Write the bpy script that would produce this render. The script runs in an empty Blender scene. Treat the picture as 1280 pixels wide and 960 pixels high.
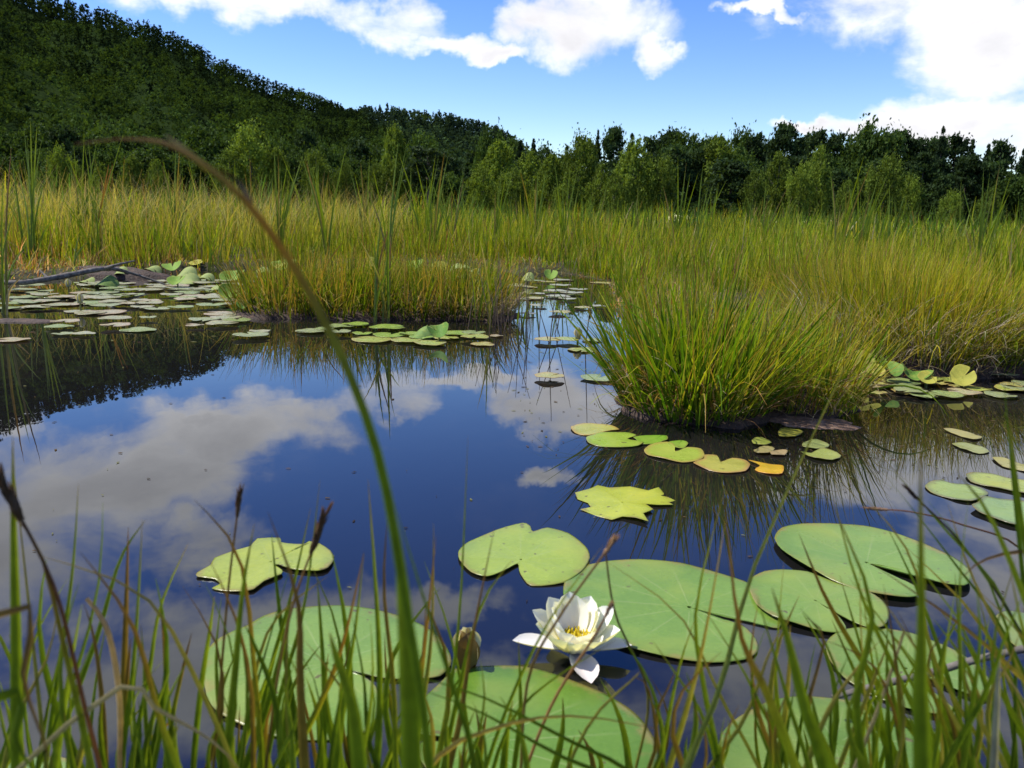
import bpy, bmesh, math, random
import numpy as np
from mathutils import Vector, Matrix
R = math.radians
random.seed(7)
rng = np.random.default_rng(11)
SC = bpy.context.scene
COL = SC.collection

# ------------------------------------------------------------------ camera
H = 0.55                       # eye height over the pond
F_PX = 1000.0                  # focal length for the 1280 wide photograph
PITCH, ROLL = R(11.5), R(1.5)
fw = Vector((0, math.cos(PITCH), -math.sin(PITCH)))
r0 = Vector((1, 0, 0))
u0 = Vector((0, math.sin(PITCH), math.cos(PITCH)))
rt = r0 * math.cos(ROLL) + u0 * math.sin(ROLL)
up = -r0 * math.sin(ROLL) + u0 * math.cos(ROLL)
cam_d = bpy.data.cameras.new('camera')
cam = bpy.data.objects.new('camera', cam_d); COL.objects.link(cam)
cam.matrix_world = Matrix(((rt.x, up.x, -fw.x, 0), (rt.y, up.y, -fw.y, 0), (rt.z, up.z, -fw.z, H), (0, 0, 0, 1)))
cam_d.sensor_width = 36; cam_d.lens = 36 * F_PX / 1280
cam_d.clip_start = 0.02; cam_d.clip_end = 8000
cam_d.dof.use_dof = True; cam_d.dof.focus_distance = 2.5; cam_d.dof.aperture_fstop = 11
SC.camera = cam

def ray(px, py):
    return (fw * F_PX + rt * (px - 640) + up * (480 - py)).normalized()
def P(px, py, z=0.0):                      # point of the level z seen at a pixel
    d = ray(px, py); t = (z - H) / d.z
    return Vector((d.x * t, d.y * t, z))
def PD(px, py, D):                         # point at ground distance y = D
    d = ray(px, py); t = D / d.y
    return Vector((d.x * t, D, H + d.z * t))

# ------------------------------------------------------------------ light
SUN_EL, SUN_AZ = R(57), R(-78)             # azimuth from +Y, negative = to the left
sun_dir = Vector((math.sin(SUN_AZ) * math.cos(SUN_EL), math.cos(SUN_AZ) * math.cos(SUN_EL), math.sin(SUN_EL)))
sd = bpy.data.lights.new('sun', 'SUN'); sd.energy = 5.0; sd.angle = R(0.53); sd.color = (1, 0.95, 0.86)
so = bpy.data.objects.new('sun', sd); COL.objects.link(so)
so.rotation_euler = (-sun_dir).to_track_quat('-Z', 'Y').to_euler()
so.location = (-20, 20, 30)
SC.view_settings.view_transform = 'Standard'; SC.view_settings.look = 'None'
SC.view_settings.exposure = 0.48; SC.view_settings.gamma = 1.0
try: SC.view_settings.use_curve_mapping = False
except Exception: pass
SC.cycles.use_denoising = True
SC.cycles.max_bounces = 6; SC.cycles.diffuse_bounces = 2; SC.cycles.glossy_bounces = 3
SC.cycles.transmission_bounces = 3; SC.cycles.transparent_max_bounces = 4
SC.cycles.caustics_reflective = False; SC.cycles.caustics_refractive = False
SC.cycles.sample_clamp_indirect = 4.0

world = bpy.data.worlds.new('World'); SC.world = world; world.use_nodes = True
wt = world.node_tree; wt.nodes.clear()
def wn(t, **k):
    n = wt.nodes.new(t)
    for a, b in k.items(): setattr(n, a, b)
    return n
def wl(a, b): wt.links.new(a, b)
def wmath(op, a, b=None, clamp=False):
    n = wn('ShaderNodeMath', operation=op, use_clamp=clamp)
    for i, v in enumerate((a, b)):
        if v is None: continue
        if isinstance(v, (int, float)): n.inputs[i].default_value = v
        else: wl(v, n.inputs[i])
    return n.outputs[0]
def wdot(a, vec):
    n = wn('ShaderNodeVectorMath', operation='DOT_PRODUCT'); wl(a, n.inputs[0]); n.inputs[1].default_value = vec
    return n.outputs['Value']
tc = wn('ShaderNodeTexCoord')
dvec = wn('ShaderNodeVectorMath', operation='NORMALIZE'); wl(tc.outputs['Generated'], dvec.inputs[0]); dvec = dvec.outputs[0]
sky = wn('ShaderNodeTexSky', sky_type='NISHITA', sun_disc=False)
sky.sun_elevation = SUN_EL; sky.sun_rotation = SUN_AZ
sky.altitude = 300; sky.air_density = 1.15; sky.dust_density = 0.0; sky.ozone_density = 3.5
hs = wn('ShaderNodeHueSaturation'); hs.inputs['Saturation'].default_value = 1.32; hs.inputs['Hue'].default_value = .522; wl(sky.outputs[0], hs.inputs['Color'])
def wnoise(vec, scale, detail, rough, dist=0.0):
    n = wn('ShaderNodeTexNoise'); wl(vec, n.inputs['Vector'])
    n.inputs['Scale'].default_value = scale; n.inputs['Detail'].default_value = detail
    n.inputs['Roughness'].default_value = rough; n.inputs['Distortion'].default_value = dist
    return n.outputs['Fac']
def wstretch(vec, off=(0, 0, 0)):
    n = wn('ShaderNodeMapping'); wl(vec, n.inputs['Vector'])
    n.inputs['Scale'].default_value = (1, 1, 2.1); n.inputs['Location'].default_value = off
    return n.outputs[0]
# cloud banks: (px, py, rx, ry, mirrored) in the extended photograph; mirrored ones are known from the pond only
banks = [(220, -4, 90, 14, 0), (360, 4, 130, 32, 0), (470, 22, 120, 34, 0), (560, 48, 85, 22, 0), (622, 64, 46, 17, 0),
         (735, 28, 125, 50, 0), (820, 62, 42, 26, 0), (665, 20, 55, 38, 0),
         (1235, 45, 130, 95, 0), (1200, 135, 120, 40, 0), (1130, 158, 140, 26, 0), (1000, 160, 60, 10, 0), (962, 10, 50, 13, 0), (1290, 160, 90, 60, 0),
         (290, 530, 190, 55, 1), (120, 590, 210, 90, 1), (20, 700, 230, 130, 1), (250, 690, 110, 55, 1), (300, 800, 230, 80, 1), (10, 520, 60, 40, 1),
         (700, 500, 80, 52, 1), (690, 598, 36, 18, 1), (950, 600, 60, 30, 1),
         (1150, 575, 240, 75, 1), (1300, 660, 160, 90, 1), (1250, 760, 200, 80, 1), (560, 760, 90, 30, 1), (200, 870, 340, 110, 1), (620, 905, 320, 90, 1), (1030, 890, 320, 100, 1)]
wnz = wn('ShaderNodeTexNoise'); wl(dvec, wnz.inputs['Vector']); wnz.inputs['Scale'].default_value = 11; wnz.inputs['Detail'].default_value = 5; wnz.inputs['Roughness'].default_value = .6
wv1 = wn('ShaderNodeVectorMath', operation='SUBTRACT'); wl(wnz.outputs['Color'], wv1.inputs[0]); wv1.inputs[1].default_value = (.5, .5, .5)
wv2 = wn('ShaderNodeVectorMath', operation='SCALE'); wl(wv1.outputs[0], wv2.inputs[0]); wv2.inputs['Scale'].default_value = .11
wv3 = wn('ShaderNodeVectorMath', operation='ADD'); wl(wv2.outputs[0], wv3.inputs[0]); wl(dvec, wv3.inputs[1]); wdir = wv3.outputs[0]
dens = None
def add_bank(c, rx, ry):
    global dens
    t1 = Vector((c.y, -c.x, 0)).normalized(); t2 = c.cross(t1).normalized()
    a = wdot(wdir, t1 / rx); b = wdot(wdir, t2 / ry)
    q = wmath('SUBTRACT', 1.0, wmath('ADD', wmath('MULTIPLY', a, a), wmath('MULTIPLY', b, b)))
    q = wmath('MAXIMUM', q, -1.0)
    front = wmath('MULTIPLY', wmath('GREATER_THAN', wdot(dvec, c), 0.0), 2.0)
    q = wmath('SUBTRACT', wmath('ADD', q, front), 2.0)
    dens = q if dens is None else wmath('MAXIMUM', dens, q)
for (x, y, rx, ry, m) in banks:
    c = ray(x, y)
    k = 1000 / math.sqrt(1000 ** 2 + (x - 640) ** 2 + (y - 480) ** 2)
    if m: c = Vector((c.x, c.y, -c.z))
    add_bank(c, rx / 1000 * k, ry / 1000 * k)
_r = random.Random(3)
for i in range(16):                        # the same fair-weather clouds over the rest of the sky
    az = R(50 + 260 * (i + _r.random() * .7) / 16); el = R(_r.uniform(10, 60))
    c = Vector((math.sin(az) * math.cos(el), math.cos(az) * math.cos(el), math.sin(el)))
    add_bank(c, _r.uniform(.12, .3), _r.uniform(.05, .12))
sv = wstretch(dvec)
n1 = wnoise(sv, 7.0, 8, 0.56, 0.3)
n2 = wnoise(wstretch(dvec, tuple(sun_dir * 0.045)), 7.0, 6, 0.60, 0.35)
nbig = wnoise(sv, 3.2, 3, 0.5)
d0 = wmath('ADD', wmath('MAXIMUM', dens, -0.9), wmath('MULTIPLY', wmath('SUBTRACT', n1, 0.5), 2.9))
al = wn('ShaderNodeMapRange', interpolation_type='SMOOTHSTEP'); wl(d0, al.inputs['Value'])
al.inputs['From Min'].default_value = 0.0; al.inputs['From Max'].default_value = 1.05
above = wn('ShaderNodeMapRange'); sep = wn('ShaderNodeSeparateXYZ'); wl(dvec, sep.inputs[0]); wl(sep.outputs['Z'], above.inputs['Value'])
above.inputs['From Min'].default_value = 0.0; above.inputs['From Max'].default_value = 0.02
alpha = wmath('MULTIPLY', al.outputs[0], above.outputs[0])
thick = wn('ShaderNodeMapRange', interpolation_type='SMOOTHSTEP'); wl(wmath('ADD', d0, wmath('MULTIPLY', wmath('SUBTRACT', nbig, .5), 2.0)), thick.inputs['Value'])
thick.inputs['From Min'].default_value = 0.35; thick.inputs['From Max'].default_value = 1.9
lit = wmath('ADD', 0.62, wmath('MULTIPLY', wmath('SUBTRACT', n1, n2), 2.2), True)
sh = wmath('MULTIPLY', wmath('SUBTRACT', 1.0, wmath('MULTIPLY', thick.outputs[0], 0.58)), wmath('ADD', 0.62, wmath('MULTIPLY', lit, 0.55)))
ccol = wn('ShaderNodeMix', data_type='RGBA'); wl(sh, ccol.inputs['Factor'])
ccol.inputs['A'].default_value = (2.6, 2.6, 2.9, 1); ccol.inputs['B'].default_value = (6.7, 6.65, 6.8, 1)
skm = wn('ShaderNodeMix', data_type='RGBA'); wl(alpha, skm.inputs['Factor']); wl(hs.outputs[0], skm.inputs['A']); wl(ccol.outputs['Result'], skm.inputs['B'])
bg = wn('ShaderNodeBackground'); bg.inputs['Strength'].default_value = 0.138; wl(skm.outputs['Result'], bg.inputs['Color'])
wo = wn('ShaderNodeOutputWorld'); wl(bg.outputs[0], wo.inputs['Surface'])

# ------------------------------------------------------------------ helpers
def tag(o, label=None, cat=None, group=None, kind=None):
    if label: o['label'] = label
    if cat: o['category'] = cat
    if group: o['group'] = group
    if kind: o['kind'] = kind
    return o
def empty(name, loc=(0, 0, 0), rz=0.0):
    o = bpy.data.objects.new(name, None); COL.objects.link(o); o.location = loc; o.rotation_euler.z = rz
    o.empty_display_size = 0.05
    return o
def link(name, me, mat=None, parent=None, loc=None):
    o = bpy.data.objects.new(name, me); COL.objects.link(o)
    if mat is not None and not me.materials: me.materials.append(mat)
    if loc is not None: o.location = loc
    if parent is not None: o.parent = parent
    return o
def mesh_np(name, v, f, col=None, smooth=False, extra=None):
    """v (N,3), f (M,k) with k = 3 or 4, col (N,3)"""
    v = np.asarray(v, np.float32); f = np.asarray(f, np.int32)
    me = bpy.data.meshes.new(name)
    me.vertices.add(len(v)); me.vertices.foreach_set('co', v.ravel())
    k = f.shape[1]
    me.loops.add(f.size); me.loops.foreach_set('vertex_index', f.ravel())
    me.polygons.add(len(f)); me.polygons.foreach_set('loop_start', np.arange(0, f.size, k, dtype=np.int32))
    try: me.polygons.foreach_set('loop_total', np.full(len(f), k, np.int32))
    except Exception: pass
    if smooth: me.polygons.foreach_set('use_smooth', np.ones(len(f), bool))
    me.update(calc_edges=True)
    if col is not None:
        c = np.ones((len(v), 4), np.float32); c[:, :3] = np.asarray(col, np.float32)
        a = me.attributes.new('col', 'FLOAT_COLOR', 'POINT'); a.data.foreach_set('color', c.ravel())
    for nm, arr in (extra or {}).items():
        a = me.attributes.new(nm, 'FLOAT', 'POINT'); a.data.foreach_set('value', np.asarray(arr, np.float32))
    me.validate()
    return me

class NT:
    def __init__(s, name):
        s.m = bpy.data.materials.new(name); s.m.use_nodes = True; s.t = s.m.node_tree; s.t.nodes.clear()
        s.out = s.t.nodes.new('ShaderNodeOutputMaterial')
    def n(s, t, **k):
        x = s.t.nodes.new(t)
        for a, b in k.items(): setattr(x, a, b)
        return x
    def l(s, a, b): s.t.links.new(a, b)
    def noise(s, scale, detail=4, rough=.55, vec=None):
        x = s.n('ShaderNodeTexNoise'); x.inputs['Scale'].default_value = scale; x.inputs['Detail'].default_value = detail; x.inputs['Roughness'].default_value = rough
        if vec is None:
            vec = s.n('ShaderNodeTexCoord').outputs['Object']
        s.l(vec, x.inputs['Vector']); return x.outputs['Fac']
    def ramp(s, fac, stops):
        x = s.n('ShaderNodeValToRGB'); s.l(fac, x.inputs[0]); e = x.color_ramp.elements
        while len(e) < len(stops): e.new(0.5)
        for i, (p, c) in enumerate(stops): e[i].position = p; e[i].color = (*c, 1)
        return x.outputs[0]
    def mix(s, fac, a, b, bt='MIX'):
        x = s.n('ShaderNodeMix', data_type='RGBA', blend_type=bt)
        for nm, v in (('Factor', fac), ('A', a), ('B', b)):
            if isinstance(v, (int, float)): x.inputs[nm].default_value = v
            elif isinstance(v, tuple): x.inputs[nm].default_value = (*v, 1)
            else: s.l(v, x.inputs[nm])
        return x.outputs['Result']
    def attr(s, nm): return s.n('ShaderNodeAttribute', attribute_name=nm)
    def bump(s, h, strength, dist=0.01):
        x = s.n('ShaderNodeBump'); x.inputs['Strength'].default_value = strength; x.inputs['Distance'].default_value = dist; s.l(h, x.inputs['Height']); return x.outputs[0]

def veg(name, rough=.5, spec=.35, transl=.35, vary=0.0, mottle=0.25, mscale=40.0):
    t = NT(name); c = t.attr('col').outputs['Color']
    nz = t.noise(mscale, 3)
    c = t.mix(1.0, c, t.ramp(nz, [(.25, (1 - mottle,) * 3), (.75, (1 + mottle * .6,) * 3)]), 'MULTIPLY')
    if vary:
        oi = t.n('ShaderNodeObjectInfo'); c = t.mix(1.0, c, t.ramp(oi.outputs['Random'], [(0, (1 - vary, 1 - vary * .9, 1 - vary)), (1, (1 + vary, 1 + vary, 1 + vary * .5))]), 'MULTIPLY')
    b = t.n('ShaderNodeBsdfPrincipled'); t.l(c, b.inputs['Base Color']); b.inputs['Roughness'].default_value = rough; b.inputs['Specular IOR Level'].default_value = spec
    tr = t.n('ShaderNodeBsdfTranslucent'); t.l(t.mix(1.0, c, (1.3, 1.2, .4), 'MULTIPLY'), tr.inputs['Color'])
    mx = t.n('ShaderNodeMixShader'); mx.inputs[0].default_value = transl; t.l(b.outputs[0], mx.inputs[1]); t.l(tr.outputs[0], mx.inputs[2])
    t.l(mx.outputs[0], t.out.inputs['Surface']); return t.m
M_grass = veg('grass_blade', .55, .1, .44)
M_near = veg('near_blade', .5, .2, .55, mottle=.3, mscale=90)
M_leafb = veg('broad_foliage', .7, .08, .32, vary=.3, mottle=.2, mscale=3)
M_forest = veg('forest_foliage', .8, .0, .25, mottle=.35, mscale=.06)
M_reed = veg('reed_blade', .42, .4, .40)

def solid(name, stops, scale, rough=.85, spec=.2, bump=.4, bd=.01, detail=6):
    t = NT(name); nz = t.noise(scale, detail, .62)
    b = t.n('ShaderNodeBsdfPrincipled'); t.l(t.ramp(nz, stops), b.inputs['Base Color']); b.inputs['Roughness'].default_value = rough; b.inputs['Specular IOR Level'].default_value = spec
    t.l(t.bump(t.noise(scale * 2.3, 5), bump, bd), b.inputs['Normal']); t.l(b.outputs[0], t.out.inputs['Surface']); return t.m
M_bark = solid('bark', [(.3, (.05, .04, .03)), (.7, (.16, .13, .1))], 3, bump=.6, bd=.05)
M_birchbark = solid('birch_bark', [(.35, (.04, .036, .03)), (.6, (.14, .13, .11)), (.9, (.34, .32, .29))], 2.2)
M_peat = solid('peat', [(.25, (.014, .009, .006)), (.55, (.05, .028, .016)), (.8, (.14, .08, .048))], 26, rough=.75, spec=.35, bump=.9, bd=.012)
M_spit = solid('red_mud', [(.25, (.06, .035, .02)), (.5, (.2, .12, .075)), (.8, (.38, .27, .19))], 40, rough=.8, spec=.3, bump=.9, bd=.01)
M_mud = solid('marsh_ground', [(.3, (.018, .016, .006)), (.55, (.045, .042, .013)), (.8, (.09, .08, .03))], 9, bump=.8, bd=.03)
M_hill = solid('hill_soil', [(.3, (.012, .022, .007)), (.7, (.022, .036, .01))], .05, rough=1, spec=0, bump=.3, bd=1)
M_wood = solid('weathered_wood', [(.3, (.05, .042, .035)), (.6, (.16, .145, .125)), (.85, (.36, .34, .31))], 30, bump=.6, bd=.004)

# water: dark peaty pond, nearly still
t = NT('pond_water')
tcw = t.n('ShaderNodeTexCoord').outputs['Object']
b = t.n('ShaderNodeBsdfPrincipled')
b.inputs['Base Color'].default_value = (.007, .0065, .007, 1)
b.inputs['Roughness'].default_value = 0.0; b.inputs['IOR'].default_value = 1.62
b.inputs['Specular Tint'].default_value = (.72, .86, 1.0, 1)
mp = t.n('ShaderNodeMapping'); t.l(tcw, mp.inputs['Vector']); mp.inputs['Scale'].default_value = (1, .55, 1)
bn = t.noise(5.5, 2, .5, mp.outputs[0])
t.l(t.bump(bn, .02, .02), b.inputs['Normal'])
film = t.noise(1.1, 6, .65, mp.outputs[0])
t.l(t.ramp(film, [(.52, (0, 0, 0)), (.75, (.07, .07, .07))]), b.inputs['Roughness'])
t.l(t.ramp(film, [(.5, (.007, .0065, .007)), (.8, (.028, .024, .018))]), b.inputs['Base Color'])
t.l(b.outputs[0], t.out.inputs['Surface']); M_water = t.m

# ------------------------------------------------------------------ pond outline, ground and water
shore_px = [(-330, 384), (-60, 358), (20, 353), (92, 349), (150, 341), (300, 335), (450, 331), (600, 334), (650, 343), (700, 341), (760, 352), (775, 400), (830, 448), (960, 466), (1010, 476), (1060, 477), (1130, 468),
            (1215, 472), (1238, 445), (1246, 405), (1290, 392), (1430, 400), (1560, 470)]
shore = [P(*p) for p in shore_px]
poly = [(p.x, p.y) for p in shore] + [(3.4, 1.6), (2.2, .62), (.9, .46), (0, .42), (-.8, .45), (-2.0, .6), (-4.6, 1.8)]
poly = np.array(poly)
def sdist(x, y):
    """signed distance to the pond edge, negative in the pond"""
    shp = x.shape; px = x.ravel(); py = y.ravel()
    n = len(poly); ins = np.zeros(px.shape, bool); best = np.full(px.shape, 1e18)
    for i in range(n):
        ax, ay = poly[i]; bx, by = poly[(i + 1) % n]
        dx, dy = bx - ax, by - ay
        tt = np.clip(((px - ax) * dx + (py - ay) * dy) / (dx * dx + dy * dy), 0, 1)
        best = np.minimum(best, (px - ax - tt * dx) ** 2 + (py - ay - tt * dy) ** 2)
        cr = ((ay > py) != (by > py)) & (px < dx * (py - ay) / (dy if dy else 1e-9) + ax)
        ins ^= cr
    d = np.sqrt(best); d[ins] *= -1
    return d.reshape(shp)
def wob(x, y):
    return .5 * np.sin(x * 3.1 + 1.3 * np.sin(y * 2.3)) + .35 * np.sin(y * 4.7 + 2 * np.sin(x * 5.1)) + .2 * np.sin(x * 11 + y * 9)
def gz(x, y):
    d = sdist(x, y) + .05 * wob(x * 2, y * 2)
    z = np.where(d > 0, .07 * (1 - np.exp(-d / .18)), np.maximum(-.4, d * .55))
    z = z + np.where(d > .1, .02 * wob(x, y), 0)
    far = np.hypot(x, y)
    return z + np.where(far > 40, np.minimum((far - 40) * .004, .6), 0)
g1 = np.concatenate([-np.geomspace(4000, 9, 26), np.linspace(-8.8, 8.8, 190), np.geomspace(9, 4000, 26)])
g2 = np.concatenate([-np.geomspace(3000, 2.2, 16), np.linspace(-2, 13, 170), np.geomspace(13.2, 4500, 30)])
X, Y = np.meshgrid(g1, g2); Z = gz(X, Y)
nx, ny = len(g1), len(g2)
idx = np.arange(nx * ny).reshape(ny, nx)
fq = np.stack([idx[:-1, :-1], idx[:-1, 1:], idx[1:, 1:], idx[1:, :-1]], -1).reshape(-1, 4)
me = mesh_np('ground', np.stack([X, Y, Z], -1).reshape(-1, 3), fq, smooth=True)
tag(link('ground', me, M_mud), kind='structure')
wv = [(-8.5, -.6, 0), (8.5, -.6, 0), (8.5, 12.5, 0), (-8.5, 12.5, 0)]
tag(link('water', mesh_np('water', wv, [[0, 1, 2, 3]]), M_water), kind='structure')

# ------------------------------------------------------------------ blades in bulk
def blades_np(base, h, az, lean, bend, w, c0, c1, S=3, tipdry=None):
    """ribbons: base (N,3); lean = start angle from vertical, bend = further angle over the length"""
    N = len(base); ts = np.linspace(0, 1, S + 1)
    pos = np.zeros((N, S + 1, 3)); pos[:, 0] = base
    dirx, diry = np.cos(az), np.sin(az)
    for k in range(S):
        a = lean + bend * ((k + .5) / S) ** 1.4
        st = (h / S)[:, None] * np.stack([np.sin(a) * dirx, np.sin(a) * diry, np.cos(a)], -1)
        pos[:, k + 1] = pos[:, k] + st
    tw = az + np.pi / 2 + rng.uniform(-1.2, 1.2, N)
    side = np.stack([np.cos(tw), np.sin(tw), np.zeros(N)], -1)
    prof = np.array([.75, 1., .85, .62, .4, .3])[:S + 1] if S > 3 else np.array([.8, 1., .7, .12])
    if S > 3: prof = np.concatenate([np.linspace(.8, 1, 2), np.linspace(.95, .1, S - 1)])
    wid = w[:, None, None] * prof[None, :, None] * .5
    L = pos - side[:, None] * wid; Rr = pos + side[:, None] * wid
    v = np.stack([L, Rr], 2).reshape(-1, 3)
    b0 = (np.arange(N) * (S + 1) * 2)[:, None]
    kk = (np.arange(S) * 2)[None]
    f = np.stack([b0 + kk, b0 + kk + 1, b0 + kk + 3, b0 + kk + 2], -1).reshape(-1, 4)
    c = c0[:, None, :] * (1 - ts[None, :, None]) + c1[:, None, :] * ts[None, :, None]
    c = np.repeat(c, 2, axis=1).reshape(-1, 3)
    return v, f, c
def join(parts):
    vs, fs, cs, o = [], [], [], 0
    for v, f, c in parts:
        vs.append(v); fs.append(f + o); cs.append(c); o += len(v)
    return np.concatenate(vs), np.concatenate(fs), np.concatenate(cs)
def pick(cols, n, jit=.15, w=None):
    cols = np.array(cols); i = rng.choice(len(cols), n, p=w)
    return np.clip(cols[i] * rng.uniform(1 - jit, 1 + jit, (n, 1)) * rng.uniform(.93, 1.07, (n, 3)), .004, .9)
GREEN = [(.15, .25, .010), (.22, .29, .012), (.085, .16, .010), (.31, .335, .018)]
YELL = [(.38, .37, .035), (.33, .36, .03), (.44, .38, .07)]
DRY = [(.36, .26, .12), (.30, .19, .07), (.42, .34, .2), (.22, .12, .05)]
REED = [(.10, .17, .03), (.12, .19, .035), (.08, .14, .025)]

# marsh behind the pond
parts = []
def marsh(n, rmin, rmax, hlo, hhi, wlo, whi, pal, wts, clump, S=3, dryfrac=.1, azlim=47, bendr=(.2, .9), keep=None, tips=None, patch=True):
    # clump centres spread evenly over the wedge
    k = max(1, n // clump)
    rr = np.sqrt(rng.uniform(rmin ** 2, rmax ** 2, k)); aa = np.radians(rng.uniform(-azlim, azlim, k))
    cx, cy = rr * np.sin(aa), rr * np.cos(aa)
    i = np.repeat(np.arange(k), clump); sp = .075 + .010 * rr[i]
    ox = rng.normal(0, 1, len(i)); oy = rng.normal(0, 1, len(i)); x = cx[i] + ox * sp; y = cy[i] + oy * sp
    d = sdist(x, y); ok = d > (.03 if patch else -.05)
    if keep is not None: ok &= keep(x, y, d)
    if patch: ok &= (wob(cx[i] * .55 + 3, cy[i] * .4) > -.55) | (rr[i] > 20)
    x, y, d, i, ox, oy = x[ok], y[ok], d[ok], i[ok], ox[ok], oy[ok]; n = len(x); oq = np.hypot(ox, oy)
    hm = rng.uniform(.75, 1.2, k)[i]
    h = rng.uniform(hlo, hhi, n) * hm * np.clip(.55 + d * .5, .55, 1) * np.clip(1.12 - .14 * oq, .6, 1.2)
    base = np.stack([x, y, gz(x, y) - .02], -1)
    pat = -.15 + wob(cx * .31 + 1.7 * np.sin(cy * .23), cy * .27 + 2.1)
    h = h * (1.0 + .28 * np.clip(wob(cy * .33 + 5, cx * .41), -1, 1))[i]
    pc = np.stack([1 + .22 * pat, 1 + .04 * pat, 1 + .5 * np.clip(pat, 0, 1)], -1)[i]
    h = h * np.where(rr[i] < 20, np.where(x > .3, .80, .93), .95)
    tone = pc * (rng.uniform(.7, 1.3, k)[i] * rng.uniform(.5, 1.45, n))[:, None] * np.stack([rng.uniform(.8, 1.15, k), np.ones(k), np.ones(k)], -1)[i]
    c0 = pick(pal, n, .2, wts) * tone
    c1 = c0 * np.array([1.25, 1.1, .9]) if tips is None else pick(tips, n, .2)
    dry = rng.random(n) < dryfrac
    c0[dry] = pick(DRY, dry.sum()); c1[dry] = c0[dry] * 1.1
    br = rng.random(n) < .12; c0[br] = c0[br] * np.array([.9, .65, .6])
    parts.append(blades_np(base, h, np.arctan2(oy + rng.normal(0, .5, n), ox + rng.normal(0, .5, n)), np.abs(oq * .11 + rng.normal(0, .13, n)), rng.uniform(*bendr, n), rng.uniform(wlo, whi, n), c0, c1, S))
def keepfar(x, y, d):       # the peninsula and the tussocks get plants of their own
    return ~((np.abs(x + .45) < 1.3) & (y < 5.3))
gp = GREEN + YELL
notleft = lambda x, y, d: ~((x < -2.2) & (y < 7.2))
dryzone = lambda x, y, d: notleft(x, y, d) & ~((x > .2) & (y < 4.6) & (x < 2.6))
marsh(18000, 2.6, 6.5, .14, .44, .005, .010, gp, [.2, .26, .12, .22, .08, .08, .04], 60, dryfrac=.10, tips=YELL[:2] + GREEN + GREEN + [(.34, .25, .08)], bendr=(.0, .4), keep=dryzone)
marsh(9000, 2.6, 4.7, .20, .40, .004, .007, DRY + GREEN[:2] + YELL[:1], [.2, .2, .1, .1, .15, .1, .15], 50, dryfrac=.3, bendr=(.05, .9), keep=lambda x, y, d: (x > .2) & (x < 2.6))
marsh(32000, 6, 11, .22, .62, .007, .014, gp, [.2, .26, .12, .22, .08, .08, .04], 55, dryfrac=.09, tips=YELL[:2] + GREEN + GREEN + [(.34, .25, .08)], bendr=(.0, .4), keep=notleft)
marsh(22000, 5.0, 9.5, .12, .36, .006, .010, GREEN[:3] + DRY[1:], None, 30, dryfrac=.25, bendr=(.1, 1.0), keep=lambda x, y, d: (x < -1.9) & (y < 8.2) & (d > .02))
marsh(2400, 3.5, 12, .42, .66, .004, .006, [(.30, .22, .08), (.26, .2, .06)], None, 6, S=4, dryfrac=0, bendr=(.0, .4), keep=notleft, tips=[(.20, .11, .05), (.30, .18, .09)])
marsh(30000, 11, 20, .35, .82, .012, .02, gp, [.18, .26, .1, .22, .1, .1, .04], 45, dryfrac=.07, tips=YELL + GREEN, bendr=(.0, .4))
marsh(16000, 18, 45, .7, 1.0, .025, .04, gp, [.2, .25, .1, .2, .1, .1, .05], 30, dryfrac=.08, bendr=(.05, .5))
marsh(6000, 14, 34, .95, 1.3, .022, .034, REED, None, 12, S=4, dryfrac=.06, bendr=(.05, .5))
marsh(6000, 45, 85, 1.0, 1.5, .06, .10, REED + GREEN[:2], None, 20, dryfrac=.05, bendr=(.05, .5))
# low dead litter round the water's edge
marsh(60000, 2.4, 10.5, .08, .26, .004, .008, DRY + GREEN[:2], None, 40, dryfrac=0, bendr=(.8, 2.2), keep=lambda x, y, d: d < .55, patch=False)
v, f, c = join(parts)
tag(link('marsh_grass', mesh_np('marsh_grass', v, f, c), M_grass), 'tall yellow green sedge and reeds filling the marsh beyond the pond', 'grass', kind='stuff')
print('marsh tris', len(f) * 2)

# golden flowering grass heads in the left part of the marsh
n = 3200
x = rng.uniform(-8, -1.6, n); y = rng.uniform(7.5, 13, n); ok = sdist(x, y) > .2; x, y = x[ok], y[ok]; n = len(x)
base = np.stack([x, y, gz(x, y)], -1)
v, f, c = blades_np(base, rng.uniform(.75, 1.05, n), rng.uniform(0, 6.28, n), rng.uniform(0, .2, n), rng.uniform(.3, 1.5, n), rng.uniform(.004, .007, n),
                    pick(YELL, n), pick([(.42, .33, .16), (.36, .27, .12)], n), 4)
tag(link('flowering_grass', mesh_np('flowering_grass', v, f, c), M_grass), 'straw coloured flowering grass beyond the left lily pads', 'grass', kind='stuff')

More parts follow.
